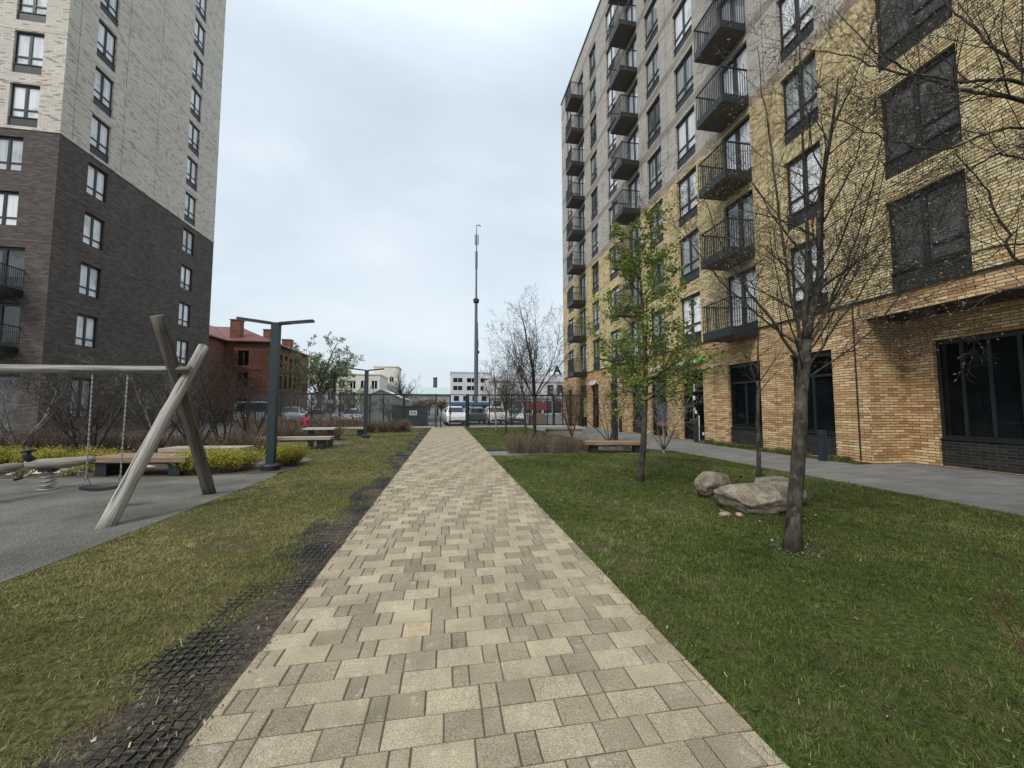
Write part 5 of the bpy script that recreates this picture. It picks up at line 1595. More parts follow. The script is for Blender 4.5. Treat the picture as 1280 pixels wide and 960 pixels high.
def dark_post(x, y, h, w, label):
    t = thing('bollard', label, 'post', (x, y, 0), 'teal posts at the facade')
    p = MB(); p.box(-w, -w, 0, w, w, h); bevel(part('post', p, M['metal_teal'], t, local=True), 0.006)
    p = MB(); p.box(-w - 0.005, -w * 0.6, h - 0.22, -w - 0.001, w * 0.6, h - 0.14); part('lamp_slot', p, M['rubber'], t, local=True)
dark_post(10.36, 9.22, 0.86, 0.075, 'dark teal post in the grass before the near shop window')
dark_post(10.75, 15.3, 0.95, 0.07, 'dark teal post in front of the open glass shop door')
dark_post(10.7, 22.6, 0.85, 0.07, 'dark teal post far along the facade between two shop windows')
t = thing('banner_stand', 'thin white pole leaning at the open shop door', 'pole', (10.98, 15.42, 0))
p = MB(); p.tube([(0, 0, 0.0), (0.02, 0, 1.15)], 0.02, 8); part('pole', p, M['white_paint'], t, local=True)
p = MB(); p.lathe([(0.09, 0), (0.09, 0.03)], sides=14); part('base', p, M['metal_dark'], t, local=True)
# stickers on the glass door
for k, (yy, zz, w, h) in enumerate([(16.0, 2.42, 0.05, 0.17), (16.03, 1.95, 0.08, 0.10), (16.02, 1.42, 0.06, 0.08), (15.92, 1.30, 0.07, 0.07), (15.45, 0.35, 0.06, 0.06)]):
    p = MB(); p.box(XR + 0.085, yy - w, zz - h, XR + 0.090, yy + w, zz + h)
    tag(link('sticker', p.mesh('sticker', M['white_paint'])), ['tall white sticker highest on the glass shop door', 'square white sticker at head height on the glass shop door', 'left white sticker at mid height on the glass shop door', 'right white sticker at mid height on the glass shop door', 'white sticker lowest on the glass shop door'][k], 'sticker', 'stickers on the shop door')
# green shop sign: dark green swoosh board with a white lettered band and a leaf
M['sign_green'] = plain('sign_green', (0.02, 0.17, 0.035), 0.4, 0, 0.1, 4)
M['sign_lime'] = plain('sign_lime', (0.10, 0.42, 0.05), 0.4, 0, 0.1, 4)
t = thing('shop_sign', 'green and white swoosh shaped sign above the glass shop door', 'sign', (XR - 0.08, 16.2, 3.5))
def ring_plate(mb, fn_lo, fn_hi, y0, y1, x0, x1, n=16):
    for i in range(n):
        a, b = y0 + (y1 - y0) * i / n, y0 + (y1 - y0) * (i + 1) / n
        la, lb, ha, hb = fn_lo(i / n), fn_lo((i + 1) / n), fn_hi(i / n), fn_hi((i + 1) / n)
        mb.quad((x0, a, la), (x0, b, lb), (x0, b, hb), (x0, a, ha)); mb.quad((x1, a, ha), (x1, b, hb), (x1, b, lb), (x1, a, la))
        mb.quad((x0, a, ha), (x0, b, hb), (x1, b, hb), (x1, a, ha)); mb.quad((x0, b, lb), (x0, a, la), (x1, a, la), (x1, b, lb))
p = MB(); ring_plate(p, lambda u: 3.40 + 0.06 * u - 0.04 * math.sin(u * 3.14), lambda u: 3.44 + 0.20 * math.sin(u * 3.14) ** 0.7 + 0.06 * u, 17.35, 15.25, XR - 0.10, XR - 0.03)
part('board', p, M['sign_green'], t)
p = MB(); ring_plate(p, lambda u: 3.52, lambda u: 3.56 + 0.13 * math.sin(u * 3.14) ** 0.5, 17.0, 15.55, XR - 0.125, XR - 0.101)
part('lettering_band', p, M['white_paint'], t)
p = MB()
for i in range(7):
    y0 = 16.85 - i * 0.18
    p.box(XR - 0.129, y0 - 0.05, 3.56, XR - 0.126, y0, 3.66)
part('lettering', p, M['sign_green'], t)
p = MB(); ring_plate(p, lambda u: 3.60 + 0.10 * u - 0.08 * math.sin(u * 3.14), lambda u: 3.62 + 0.14 * u + 0.10 * math.sin(u * 3.14) ** 0.8, 15.55, 14.95, XR - 0.13, XR - 0.05)
part('leaf', p, M['sign_lime'], t)
t = thing('shop_sign', 'small sign of white letters between the leafy tree and the green sign', 'sign', (XR - 0.06, 18.9, 3.6))
p = MB(); p.box(XR - 0.05, 18.3, 3.44, XR - 0.02, 19.6, 3.84); part('board', p, M['brick_orange'], t)
p = MB()
for i, (hh) in enumerate((0.26, 0.22, 0.26, 0.22, 0.24)):
    y0 = 19.5 - i * 0.22
    p.box(XR - 0.08, y0 - 0.14, 3.52, XR - 0.051, y0 - 0.09, 3.52 + hh); p.box(XR - 0.08, y0 - 0.09, 3.52 + hh - 0.05, XR - 0.051, y0, 3.52 + hh); p.box(XR - 0.08, y0 - 0.05, 3.52, XR - 0.051, y0, 3.52 + hh - 0.05)
part('lettering', p, M['white_paint'], t)
t = thing('shop_sign', 'pale round edged sign over a far shop door of the yellow block', 'sign', (XR - 0.3, 28.2, 3.4))
p = MB(); ring_plate(p, lambda u: 3.25 + 0.1 * (1 - math.sin(u * 3.14)), lambda u: 3.45 + 0.16 * math.sin(u * 3.14) ** 0.5, 28.6, 27.3, XR - 0.16, XR - 0.06); part('board', p, M['white_paint'], t)
M['poster_blue'] = plain('poster_blue', (0.015, 0.018, 0.06), 0.4, 0, 0.5, 3)
M['poster_pink'] = plain('poster_pink', (0.30, 0.06, 0.12), 0.4, 0, 0.3, 5)
t = thing('poster', 'dark blue poster with a pink foot in the shop doorway behind the shrub', 'poster', (XR + 0.06, 18.6, 0.6))
p = MB(); p.box(XR + 0.055, 18.25, 0.75, XR + 0.085, 19.2, 1.75); part('sheet', p, M['poster_blue'], t)
p = MB(); p.box(XR + 0.055, 18.25, 0.55, XR + 0.085, 19.2, 0.745); part('foot', p, M['poster_pink'], t)
M['lime'] = plain('lime', (0.24, 0.33, 0.07), 0.5, 0, 0.1, 3)
p = MB(); p.box(XR + 0.03, 29.75, 0.8, XR + 0.07, 30.35, 2.35)
tag(link('door_panel', p.mesh('door_panel', M['lime'])), 'lime green panel in a far doorway of the yellow block', 'panel')
t = thing('litter_bin', 'dark litter bin beside the lime green doorway', 'bin', (10.0, 27.9, 0))
p = MB(); p.lathe([(0.20, 0.02), (0.22, 0.85), (0.24, 0.86), (0.24, 0.92), (0.1, 0.98)], sides=14); part('bin_body', p, M['metal_dark'], t, local=True)
p = MB(); p.box(-0.25, -0.03, 0, 0.25, 0.03, 0.03); part('foot', p, M['metal_dark'], t, local=True)

# ------------------------------------------------------------------ cars
def car(name, label, x, y, rz, paint, kind='suv', group='parked cars beyond the fence'):
    t = thing(name, label, 'car', (x, y, 0), group, R(rz))
    if kind == 'suv':
        sec = [(-2.30, .42, .70, .74, .80, .70), (-2.22, .26, .86, .93, .92, .80), (-1.15, .26, 1.0, 1.08, .95, .78), (-0.40, .26, 1.03, 1.60, .95, .64), (0.3, .26, 1.03, 1.68, .95, .64), (1.2, .26, 1.03, 1.66, .95, .64), (1.95, .26, 1.0, 1.50, .94, .62), (2.22, .32, .95, 1.0, .90, .72), (2.28, .42, .80, .84, .82, .70)]
        wy, wr = 1.38, 0.36
    elif kind == 'van':
        sec = [(-2.45, .42, .80, .84, .80, .70), (-2.38, .26, 1.0, 1.06, .95, .85), (-1.75, .26, 1.12, 1.25, .98, .86), (-1.0, .26, 1.15, 2.05, .98, .84), (0.0, .26, 1.15, 2.15, .98, .84), (2.3, .26, 1.15, 2.12, .98, .84), (2.45, .30, 1.1, 1.9, .96, .82)]
        wy, wr = 1.55, 0.34
    else:
        sec = [(-2.30, .38, .60, .64, .78, .68), (-2.22, .22, .72, .80, .88, .76), (-1.10, .22, .86, .94, .90, .74), (-0.35, .22, .90, 1.40, .90, .60), (0.3, .22, .90, 1.46, .90, .60), (0.9, .22, .90, 1.42, .90, .60), (1.6, .22, .88, 1.05, .90, .66), (2.22, .26, .82, .95, .88, .72), (2.28, .38, .66, .70, .78, .70)]
        wy, wr = 1.36, 0.32
    mb = MB(); rings = []
    for (yy, zl, zb, zt, wb, wt) in sec:
        i0 = len(mb.v)
        mb.v += [(-wb * .96, yy, zl), (-wb, yy, (zl + zb) / 2), (-wb * .985, yy, zb), (-wt, yy, zt - .02), (-wt * .8, yy, zt), (wt * .8, yy, zt), (wt, yy, zt - .02), (wb * .985, yy, zb), (wb, yy, (zl + zb) / 2), (wb * .96, yy, zl)]
        rings.append(i0)
    nr = 10
    for a, b in zip(rings[:-1], rings[1:]):
        for k in range(nr):
            k2 = (k + 1) % nr
            mb.f.append((a + k, b + k, b + k2, a + k2)); mb.m.append(0); mb.t.append(.5); mb.uv.append([(0, 0)] * 4)
    mb.f.append(tuple(rings[0] + k for k in range(nr))); mb.m.append(0); mb.t.append(.5); mb.uv.append([(0, 0)] * nr)
    mb.f.append(tuple(rings[-1] + k for k in reversed(range(nr)))); mb.m.append(0); mb.t.append(.5); mb.uv.append([(0, 0)] * nr)
    body = part('body', mb, M[paint], t, local=True); bevel(body, 0.03, 2)
    # glass: windscreen, rear window, sides, each proud of the body
    def gl(pts, nm):
        p = MB(); p.poly(pts); o = part(nm, p, M['pane_dark'], t, local=True)
        md = o.modifiers.new('thick', 'SOLIDIFY'); md.thickness = 0.012; md.offset = 0
    s = sec
    iA = 2; iB = 3
    a, b = s[iA], s[iB]
    L = lambda p, q, k: p + (q - p) * k
    wa, wb_ = L(a[5], b[5], .08) * .93, L(a[5], b[5], .92) * .93
    gl([(-wa, L(a[0], b[0], .08), L(a[3], b[3], .08) + .018), (wa, L(a[0], b[0], .08), L(a[3], b[3], .08) + .018), (wb_, L(a[0], b[0], .92), L(a[3], b[3], .92) + .018), (-wb_, L(a[0], b[0], .92), L(a[3], b[3], .92) + .018)], 'windscreen')
    c, d = s[-3], s[-2]
    if kind != 'van':
        c, d = (s[-3], s[-2]) if kind == 'suv' else (s[5], s[6])
        wc, wd = c[5] * .88, L(c[5], d[5], .8) * .88
        gl([(wc, L(c[0], d[0], .08), L(c[3], d[3], .08) + .02), (-wc, L(c[0], d[0], .08), L(c[3], d[3], .08) + .02), (-wd, L(c[0], d[0], .85), L(c[3], d[3], .85) + .02), (wd, L(c[0], d[0], .85), L(c[3], d[3], .85) + .02)], 'rear_window')
    i0_, i1_ = 3, (6 if kind == 'suv' else 5)
    y0, y1 = s[3][0] - .35, s[i1_][0] - .1
    zb, zt = s[3][2] + .03, s[4][3] - .12
    f = lambda z: s[4][4] * .985 + (s[4][5] - s[4][4] * .985) * (z - s[4][2]) / (s[4][3] - .02 - s[4][2]) + .012
    for sg in (-1, 1):
        gl([(sg * f(zb), y0, zb), (sg * f(zb), y1 + .25, zb), (sg * f(zt), y1 - .05, zt), (sg * f(zt), s[3][0] + .08, zt)], 'side_window')
    for yy in (-wy, wy):
        for sg in (-1, 1):
            p = MB(); p.lathe([(0.0, -0.10), (wr * .6, -0.11), (wr * .95, -0.10), (wr, -0.06), (wr, 0.06), (wr * .95, 0.10), (wr * .6, 0.11), (0.0, 0.10)], sg * (s[3][4] - .10), yy, wr, 18, axis='x')
            w_ = part('wheel', p, M['rubber'], t, local=True)
            p = MB(); p.lathe([(0.0, 0), (wr * .58, 0), (wr * .60, 0.012), (0.0, 0.02)] if sg > 0 else [(0.0, -0.02), (wr * .60, -0.012), (wr * .58, 0), (0.0, 0)], sg * (s[3][4] - .10) + sg * .112, yy, wr, 14, axis='x')
            part('rim', p, M['chain'], w_, local=True)
    fy = s[1][0]; zf = s[1][2]
    for sg in (-1, 1):
        p = MB(); p.box(sg * .62 - .17, fy - .045, zf - .15, sg * .62 + .17, fy + .2, zf - .03); part('headlight', p, M['pane_mid'], t, local=True)
        p = MB(); p.box(sg * .72 - .12, s[-2][0] - .1, s[-2][2] - .18, sg * .72 + .12, s[-2][0] + .05, s[-2][2] - .02); part('tail_light', p, M['poster_pink'], t, local=True)
        p = MB(); p.box(sg * (s[3][4] + .10) - .10, s[3][0] - .45, s[3][2] + .02, sg * (s[3][4] + .10) + .10, s[3][0] - .36, s[3][2] + .16); part('mirror', p, M[paint], t, local=True)
    p = MB(); p.box(-.42, fy - .05, zf - .15, .42, fy + .2, zf - .04); part('grille', p, M['rubber'], t, local=True)
    p = MB(); p.box(-.72, s[0][0] - .03, .28, .72, s[0][0] + .3, .46); part('bumper', p, M['rubber'], t, local=True)
    p = MB(); p.box(-.26, s[0][0] - .05, .50, .26, s[0][0] - .031, .60); part('number_plate', p, M['white_paint'], t, local=True)
    return t
def paint(name, col):
    m, nt, b = _nodes(name)
    b.inputs['Base Color'].default_value = (*col, 1); b.inputs['Roughness'].default_value = 0.35
    b.inputs['Coat Weight'].default_value = 0.7; b.inputs['Coat Roughness'].default_value = 0.05
    M[name] = m
paint('paint_white', (0.72, 0.73, 0.74)); paint('paint_silver', (0.42, 0.43, 0.44)); paint('paint_teal', (0.03, 0.06, 0.07)); paint('paint_dark', (0.03, 0.03, 0.035)); paint('paint_cream', (0.68, 0.67, 0.60))
car('parked_car', 'white off-road car facing the path right behind the gate', 0.80, 36.0, 4, 'paint_white', 'suv')
car('parked_car', 'white saloon car seen from its side far behind the gate', 2.6, 52.0, 72, 'paint_white', 'sedan')
car('parked_car', 'dark teal car partly hidden by the thick right gate post', 2.75, 39.5, 185, 'paint_teal', 'suv')
car('parked_car', 'cream white off-road car behind the fence, first right of the gate', 4.75, 38.0, 3, 'paint_cream', 'suv')
car('parked_car', 'white saloon car second right of the gate behind the fence', 6.95, 39.5, -4, 'paint_white', 'sedan')
car('parked_car', 'white saloon car behind the left fence and the second lamp', -8.6, 38.0, 6, 'paint_white', 'sedan')
car('parked_car', 'white car behind the left fence seen from its side', -11.6, 39.0, 80, 'paint_white', 'sedan')
car('parked_car', 'white van parked far left in front of the red brick house', -17.5, 41.5, 84, 'paint_white', 'van')
car('parked_car', 'silver car parked behind the left fence before the red brick house', -14.6, 40.0, 12, 'paint_silver', 'suv')

# ------------------------------------------------------------------ people
def person(label, x, y, rz, h, jacket, trousers, hair, stride=0.10, arm=0.12):
    k = h / 1.75
    t = thing('person', label, 'person', (x, y, 0), None, R(rz))
    J = [(0, 0, .95), (0, 0, 1.15), (0, 0.01, 1.38), (0, 0.0, 1.50), (0, -0.01, 1.58), (0, -0.02, 1.68),
         (.09, 0, .90), (.10, -stride * .3, .50), (.10, -stride, .06), (.10, -stride - .14, .03),
         (-.09, 0, .90), (-.10, stride * .1, .50), (-.10, stride, .07), (-.10, stride - .14, .03),
         (.19, 0, 1.40), (.24, arm * .2, 1.12), (.24, -arm, .88), (.24, -arm * 1.2, .78), (-.19, 0, 1.40), (-.24, -arm * .1, 1.12), (-.24, arm * .6, .88), (-.24, arm * .4, .78)]
    E = [(0, 1), (1, 2), (2, 3), (3, 4), (4, 5), (0, 6), (6, 7), (7, 8), (8, 9), (0, 10), (10, 11), (11, 12), (12, 13), (2, 14), (14, 15), (15, 16), (16, 17), (2, 18), (18, 19), (19, 20), (20, 21)]
    Rr = [.15, .14, .16, .065, .085, .10, .105, .075, .055, .045, .105, .075, .055, .045, .075, .055, .042, .038, .075, .055, .042, .038]
    me = bpy.data.meshes.new('body')
    me.from_pydata([tuple(c * k for c in j) for j in J], E, [])
    o = link('body', me, t, (0, 0, 0))
    sk = o.modifiers.new('skin', 'SKIN'); sk.use_smooth_shade = True
    for i, v in enumerate(me.skin_vertices[0].data):
        v.radius = (Rr[i] * k, Rr[i] * k * (0.8 if i < 3 else 1)); v.use_root = (i == 0)
    ss = o.modifiers.new('sub', 'SUBSURF'); ss.levels = 1; ss.render_levels = 2
    m, nt, b = _nodes('clothes_' + jacket)
    z = nt.nodes.new("ShaderNodeSeparateXYZ"); lk(nt, objco(nt), z.inputs[0])
    cols = {'red': (0.30, 0.022, 0.035), 'black': (0.018, 0.018, 0.02), 'brown': (0.06, 0.045, 0.035)}
    c = ramp(nt, mathn(nt, 'DIVIDE', z.outputs[2], 1.8 * k), [(0.0, (0.02, 0.02, 0.02)), (0.045, (0.02, 0.02, 0.02)), (0.05, trousers), (0.49, trousers), (0.50, cols[jacket]), (0.85, cols[jacket]), (0.86, (0.5, 0.32, 0.25))], 'CONSTANT')
    lk(nt, c, b.inputs['Base Color']); b.inputs['Roughness'].default_value = 0.8
    me.materials.append(m)
    bm = bmesh.new(); bmesh.ops.create_icosphere(bm, subdivisions=3, radius=0.118 * k)
    for v in bm.verts:
        v.co.z *= 1.12
    bmesh.ops.delete(bm, geom=[v for v in bm.verts if v.co.z < -0.03 * k and v.co.y < 0.03 * k], context='VERTS')
    hm = bpy.data.meshes.new('hair'); bm.to_mesh(hm); bm.free(); hm.materials.append(M[hair])
    q = link('hair', hm, t, (0, -0.012 * k, 1.665 * k))
    return t
M['hair_dark'] = plain('hair_dark', (0.025, 0.018, 0.014), 0.7)
person('child in a red jacket standing behind the rusty hedge left of the second lamp', -6.75, 20.3, 160, 1.18, 'red', (0.05, 0.05, 0.06), 'hair_dark', 0.06)
person('distant walker in dark clothes beyond the fence left of the gate', -1.35, 62.0, 90, 1.72, 'black', (0.03, 0.03, 0.035), 'hair_dark', 0.2, 0.2)

# ------------------------------------------------------------------ things beyond the fence
sheet('verge', [(-3.2, 44), (4.4, 44), (6.0, 58), (-6, 60)], -0.02, M['lawn_left'])
# red brick house with hip roof
HX, HY, HE = -20.92, 50.0, 9.45
hs = thing('brick_house', 'old red brick house with a red metal hip roof and chimneys', 'house', (-26, 55, 0))
mb = MB(); hz = []
for f0 in (0.9, 4.0, 6.6):
    for k in range(7): hz.append((51.3 + k * 1.55, 52.1 + k * 1.55, f0, f0 + 1.75))
fz = [(-24.4, -23.2, f0, f0 + 1.75) for f0 in (0.9, 4.0, 6.6)]
matH = lambda s, t: 0
wall(mb, (HX, 0, 0), (0, 1, 0), (-1, 0, 0), HY, 62.8, 0, HE, hz, 0.2, matH)
wall(mb, (0, HY, 0), (1, 0, 0), (0, 1, 0), -25.8, HX, 0, HE, fz, 0.2, matH)
wall(mb, (-25.8, 0, 0), (0, 1, 0), (-1, 0, 0), 44.0, HY, 0, HE, [], 0.2, matH)
wall(mb, (0, 44.0, 0), (1, 0, 0), (0, 1, 0), -36, -25.8, 0, HE, [], 0.2, matH)
wall(mb, (-36, 0, 0), (0, 1, 0), (1, 0, 0), 44.0, 62.8, 0, HE, [], 0.2, matH)
wall(mb, (0, 62.8, 0), (1, 0, 0), (0, -1, 0), -36, HX, 0, HE, [], 0.2, matH)
for zz in (3.3, 6.05, 8.9):
    mb.box(HX - 0.0, HY - 0.06, zz, HX + 0.06, 62.86, zz + 0.22); mb.box(-25.74, HY - 0.06, zz, HX, HY - 0.002, zz + 0.22)
mb.box(HX + 0.001, HY - 0.07, 0, HX + 0.07, HY + 0.75, HE - 0.6); mb.box(HX - 0.75, HY - 0.07, 0, HX, HY - 0.001, HE - 0.6); mb.box(HX + 0.001, 59.2, 0, HX + 0.07, 62.8, HE - 0.6)
part('wall', mb, M['brick_red'], hs)
for (a, b, c, d) in hz:
    p = MB(); p.box(HX - 0.2, a, c, HX - 0.14, b, d); wv = part('window', p, M['pane_dark'], hs)
    p = MB(); p.box(HX - 0.139, (a + b) / 2 - 0.03, c, HX - 0.11, (a + b) / 2 + 0.03, d); p.box(HX - 0.139, a, c + 1.1, HX - 0.11, b, c + 1.16); part('frame', p, M['soffit'], wv)
for (a, b, c, d) in fz:
    p = MB(); p.box(a, HY + 0.14, c, b, HY + 0.2, d); wv = part('window', p, M['pane_dark'], hs)
    p = MB(); p.box((a + b) / 2 - 0.03, HY + 0.11, c, (a + b) / 2 + 0.03, HY + 0.139, d); part('frame', p, M['soffit'], wv)
mb = MB(); e = 0.45; hr = HE + 2.9
A = [(-36 - e, 44 - e, HE), (-25.8 + e, 44 - e, HE), (-25.8 + e, HY - e, HE), (HX + e, HY - e, HE), (HX + e, 62.8 + e, HE), (-36 - e, 62.8 + e, HE)]
R1, R2, R3 = (-31, 49.5, hr), (-30.5, 56.4, hr), (-27.3, 56.4, hr)
for q in ([A[0], A[1], R1], [A[1], A[2], R2, R1], [A[2], A[3], R3, R2], [A[3], A[4], R3], [A[4], A[5], R2, R3], [A[5], A[0], R1, R2]):
    mb.poly(q)
rf = part('roof', mb, M['roof_red'], hs)
md = rf.modifiers.new('thick', 'SOLIDIFY'); md.thickness = 0.16; md.offset = -1
mb = MB()     # standing seams
for i in range(12):
    k = i / 11
    a = Vector(A[2]).lerp(Vector(A[3]), k); b = Vector(R2).lerp(Vector(R3), k); mb.tube([a + Vector((0, 0, .03)), b + Vector((0, 0, .03))], 0.025, 4)
for i in range(7):
    k = i / 6
    a = Vector(A[1]).lerp(Vector(A[2]), k); b = Vector(R1).lerp(Vector(R2), k); mb.tube([a + Vector((0, 0, .03)), b + Vector((0, 0, .03))], 0.025, 4)
part('roof_seams', mb, M['roof_red'], rf)
for (x, y, z0, z1, w) in ((-28.8, 47.6, 10.3, 12.2, 0.55), (-25.2, 51.2, 9.8, 12.1, 0.55), (-24.2, 57.5, 10.0, 12.2, 0.6), (-23.0, 60.5, 9.7, 11.4, 0.6), (-22.6, 54.8, 9.7, 11.0, 0.35)):
    p = MB(); p.box(x - w, y - w * .8, z0, x + w, y + w * .8, z1); p.box(x - w - .06, y - w * .8 - .06, z1, x + w + .06, y + w * .8 + .06, z1 + .15)
    part('chimney', p, M['brick_red'], rf)

def block(name, label, cat, x0, x1, y0, y1, h, col, rows, cols, ww, wh, first, roof=None, side_cols=0, winmat='pane_dark', parapet=True):
    t = thing(name, label, cat, ((x0 + x1) / 2, y0, 0))
    m = plain(name + '_wall', col, 0.85, 0, 0.08, 0.5)
    mb = MB(); fh = []
    for r in range(rows):
        for c in range(cols):
            cx = x0 + (x1 - x0) * (c + 0.5) / cols; z0 = first + r * (h - first - 0.5) / rows
            fh.append((cx - ww / 2, cx + ww / 2, z0, z0 + wh))
    wall(mb, (0, y0, 0), (1, 0, 0), (0, 1, 0), x0, x1, 0, h, fh, 0.2, lambda s, t_: 0)
    mb.quad((x1, y0, 0), (x1, y1, 0), (x1, y1, h), (x1, y0, h)); mb.quad((x0, y1, 0), (x0, y0, 0), (x0, y0, h), (x0, y1, h)); mb.quad((x1, y1, 0), (x0, y1, 0), (x0, y1, h), (x1, y1, h))
    mb.quad((x0, y0, h), (x1, y0, h), (x1, y1, h), (x0, y1, h))
    part('wall', mb, m, t)
    for (a, b, c, d) in fh:
        p = MB(); p.box(a, y0 + 0.14, c, b, y0 + 0.2, d); wv = part('window', p, M[winmat], t)
        p = MB(); p.box((a + b) / 2 - 0.05, y0 + 0.10, c, (a + b) / 2 + 0.05, y0 + 0.139, d); part('frame', p, M['white_paint'], wv)
    if parapet:
        p = MB(); p.box(x0 - 0.15, y0 - 0.15, h + 0.002, x1 + 0.15, y1 + 0.1, h + 0.25); part('parapet', p, m, t)
    return t
block('white_house', 'cream white house with tall windows behind the left trees', 'house', -27.0, -14.0, 85, 96, 8.6, (0.62, 0.60, 0.53), 3, 6, 1.1, 1.7, 0.8)
block('stair_tower', 'taller blank cream block joined to the white house', 'house', -17.5, -11.8, 97, 104, 11.6, (0.60, 0.58, 0.51), 1, 2, 0.8, 1.2, 8.0)
bl = block('apartment_house', 'pale grey panel apartment house with dark window bands behind the mast', 'building', 1.2, 13.0, 112, 124, 11.9, (0.52, 0.53, 0.54), 4, 3, 2.6, 1.25, 2.2)
t = thing('green_warehouse', 'long low grey green warehouse with a pitched roof behind the gate', 'warehouse', (-10, 130, 0))
mb = MB(); x0, x1, y0, y1 = -24, 2, 130, 150
mb.box(x0, y0, 0, x1, y1, 6.2); part('wall', mb, plain('warehouse_wall', (0.30, 0.34, 0.31), 0.8, 0, 0.1, 1), t)
mb = MB(); mb.quad((x0 - .5, y0 - .6, 6.2), (x1 + .5, y0 - .6, 6.2), (x1 + .5, 140, 9.0), (x0 - .5, 140, 9.0)); mb.quad((x1 + .5, y1 + .6, 6.2), (x0 - .5, y1 + .6, 6.2), (x0 - .5, 140, 9.0), (x1 + .5, 140, 9.0))
part('roof', mb, plain('warehouse_roof', (0.36, 0.41, 0.39), 0.7, 0, 0.1, 1), t)
t = thing('factory_chimney', 'dark slim chimney rising behind the warehouse', 'chimney', (-4.4, 152, 0))
p = MB(); p.lathe([(0.9, 0), (0.75, 13.2), (0.85, 13.25), (0.85, 13.6)], sides=14); part('shaft', p, plain('chimney_dark', (0.06, 0.065, 0.07), 0.8), t, local=True)
# pale gabled shed
t = thing('gabled_shed', 'pale gabled shed directly left of the bin shelter', 'shed', (-6.9, 45, 0))
mb = MB(); mb.box(-9.4, 45, 0, -4.9, 53, 2.55); mb.poly([(-9.4, 45, 2.55), (-4.9, 45, 2.55), (-7.2, 45, 3.55)]); mb.poly([(-4.9, 53, 2.55), (-9.4, 53, 2.55), (-7.2, 53, 3.55)])
part('wall', mb, plain('shed_wall', (0.44, 0.45, 0.40), 0.8, 0, 0.1, 1), t)
mb = MB(); mb.quad((-7.2, 44.7, 3.58), (-4.6, 44.7, 2.45), (-4.6, 53.3, 2.45), (-7.2, 53.3, 3.58)); mb.quad((-9.7, 44.7, 2.45), (-7.2, 44.7, 3.58), (-7.2, 53.3, 3.58), (-9.7, 53.3, 2.45))
rf = part('roof', mb, M['white_paint'], t); md = rf.modifiers.new('thick', 'SOLIDIFY'); md.thickness = 0.1; md.offset = 1
p = MB(); p.box(-6.0, 44.95, 0, -5.2, 44.99, 1.9); part('door', p, M['metal_teal'], t)
# small shop with blue awning
t = thing('corner_shop', 'white shop with a blue awning behind the gate', 'shop', (4.5, 80, 0))
mb = MB(); mb.box(0.9, 80, 0, 9.0, 86, 4.6); part('wall', mb, plain('shop_white', (0.60, 0.61, 0.63), 0.7, 0, 0.05, 1), t)
M['awning_blue'] = plain('awning_blue', (0.035, 0.10, 0.25), 0.6)
mb = MB(); mb.box(0.9, 79.2, 2.25, 9.0, 79.98, 2.8); part('awning', mb, M['awning_blue'], t)
p = MB(); p.box(1.6, 79.96, 1.55, 3.6, 79.99, 1.95); part('sign', p, M['awning_blue'], t)
for i in range(4):
    p = MB(); p.box(1.5 + i * 1.9, 79.94, 3.1, 2.5 + i * 1.9, 79.99, 4.1); part('window', p, M['pane_dark'], t)
p = MB(); p.box(5.2, 79.94, 0.1, 8.4, 79.99, 2.1); part('shop_window', p, M['pane_dark'], t)
# shopping centre with big letters
t = thing('shopping_centre', 'low pale shopping centre with large dark letters on its front and roof', 'building', (22, 95, 0))
m_mall = plain('mall_wall', (0.50, 0.50, 0.52), 0.7, 0, 0.06, 0.6)
mb = MB(); mb.box(10.6, 95, 0, 42, 115, 9.2); mb.box(14, 95.6, 9.2, 42, 110, 10.3); part('wall', mb, m_mall, t)
mb = MB(); mb.box(10.6, 94.7, 4.0, 42, 94.98, 4.25); mb.box(10.6, 94.8, 8.2, 42, 94.98, 8.45); part('cornice', mb, M['concrete'], t)
for i in range(9):
    p = MB(); p.box(11.4 + i * 2.6, 94.95, 0.4, 13.4 + i * 2.6, 94.99, 3.4); part('shop_window', p, M['pane_dark'], t)
def letter(ch, x, y, z, size):
    cu = bpy.data.curves.new('letter', 'FONT'); cu.body = ch; cu.size = size; cu.extrude = 0.12; cu.align_x = 'CENTER'; cu.offset = 0.03 * size
    cu.materials.append(M['metal_dark'])
    tmp = bpy.data.objects.new('letter_curve', cu)
    me = bpy.data.meshes.new_from_object(tmp); bpy.data.objects.remove(tmp)
    o = bpy.data.objects.new('letter', me); COL.objects.link(o)
    o.parent = t; o.location = Vector((x, y, z)) - Vector(t.location); o.rotation_euler = (math.pi / 2, 0, 0)
for ch, x in (('A', 18.3), ('A', 28.0)): letter(ch, x, 95.2, 10.35, 3.0)
for ch, x in (('E', 26.0), ('R', 28.7)): letter(ch, x, 94.8, 5.1, 3.4)
# red stall
t = thing('market_stall', 'small red stall with goods behind the right fence', 'stall', (8.2, 34.6, 0))
p = MB(); p.box(7.4, 34.2, 1.35, 9.2, 35.6, 2.05); part('awning', p, plain('stall_red', (0.22, 0.03, 0.036), 0.7), t)
p = MB(); p.box(7.5, 34.5, 0, 9.1, 35.5, 0.8); part('counter', p, M['wood_bench'], t)
for x in (7.5, 9.1):
    for y in (34.3, 35.5):
        p = MB(); p.box(x - .03, y - .03, 0 if y < 34.4 else 0.8, x + .03, y + .03, 1.35); part('leg', p, M['metal_dark'], t)
p = MB()
for i in range(5): p.box(7.58 + i * .3, 34.6, 0.8, 7.82 + i * .3, 34.9, 1.02)
part('goods', p, M['yellow'], t)
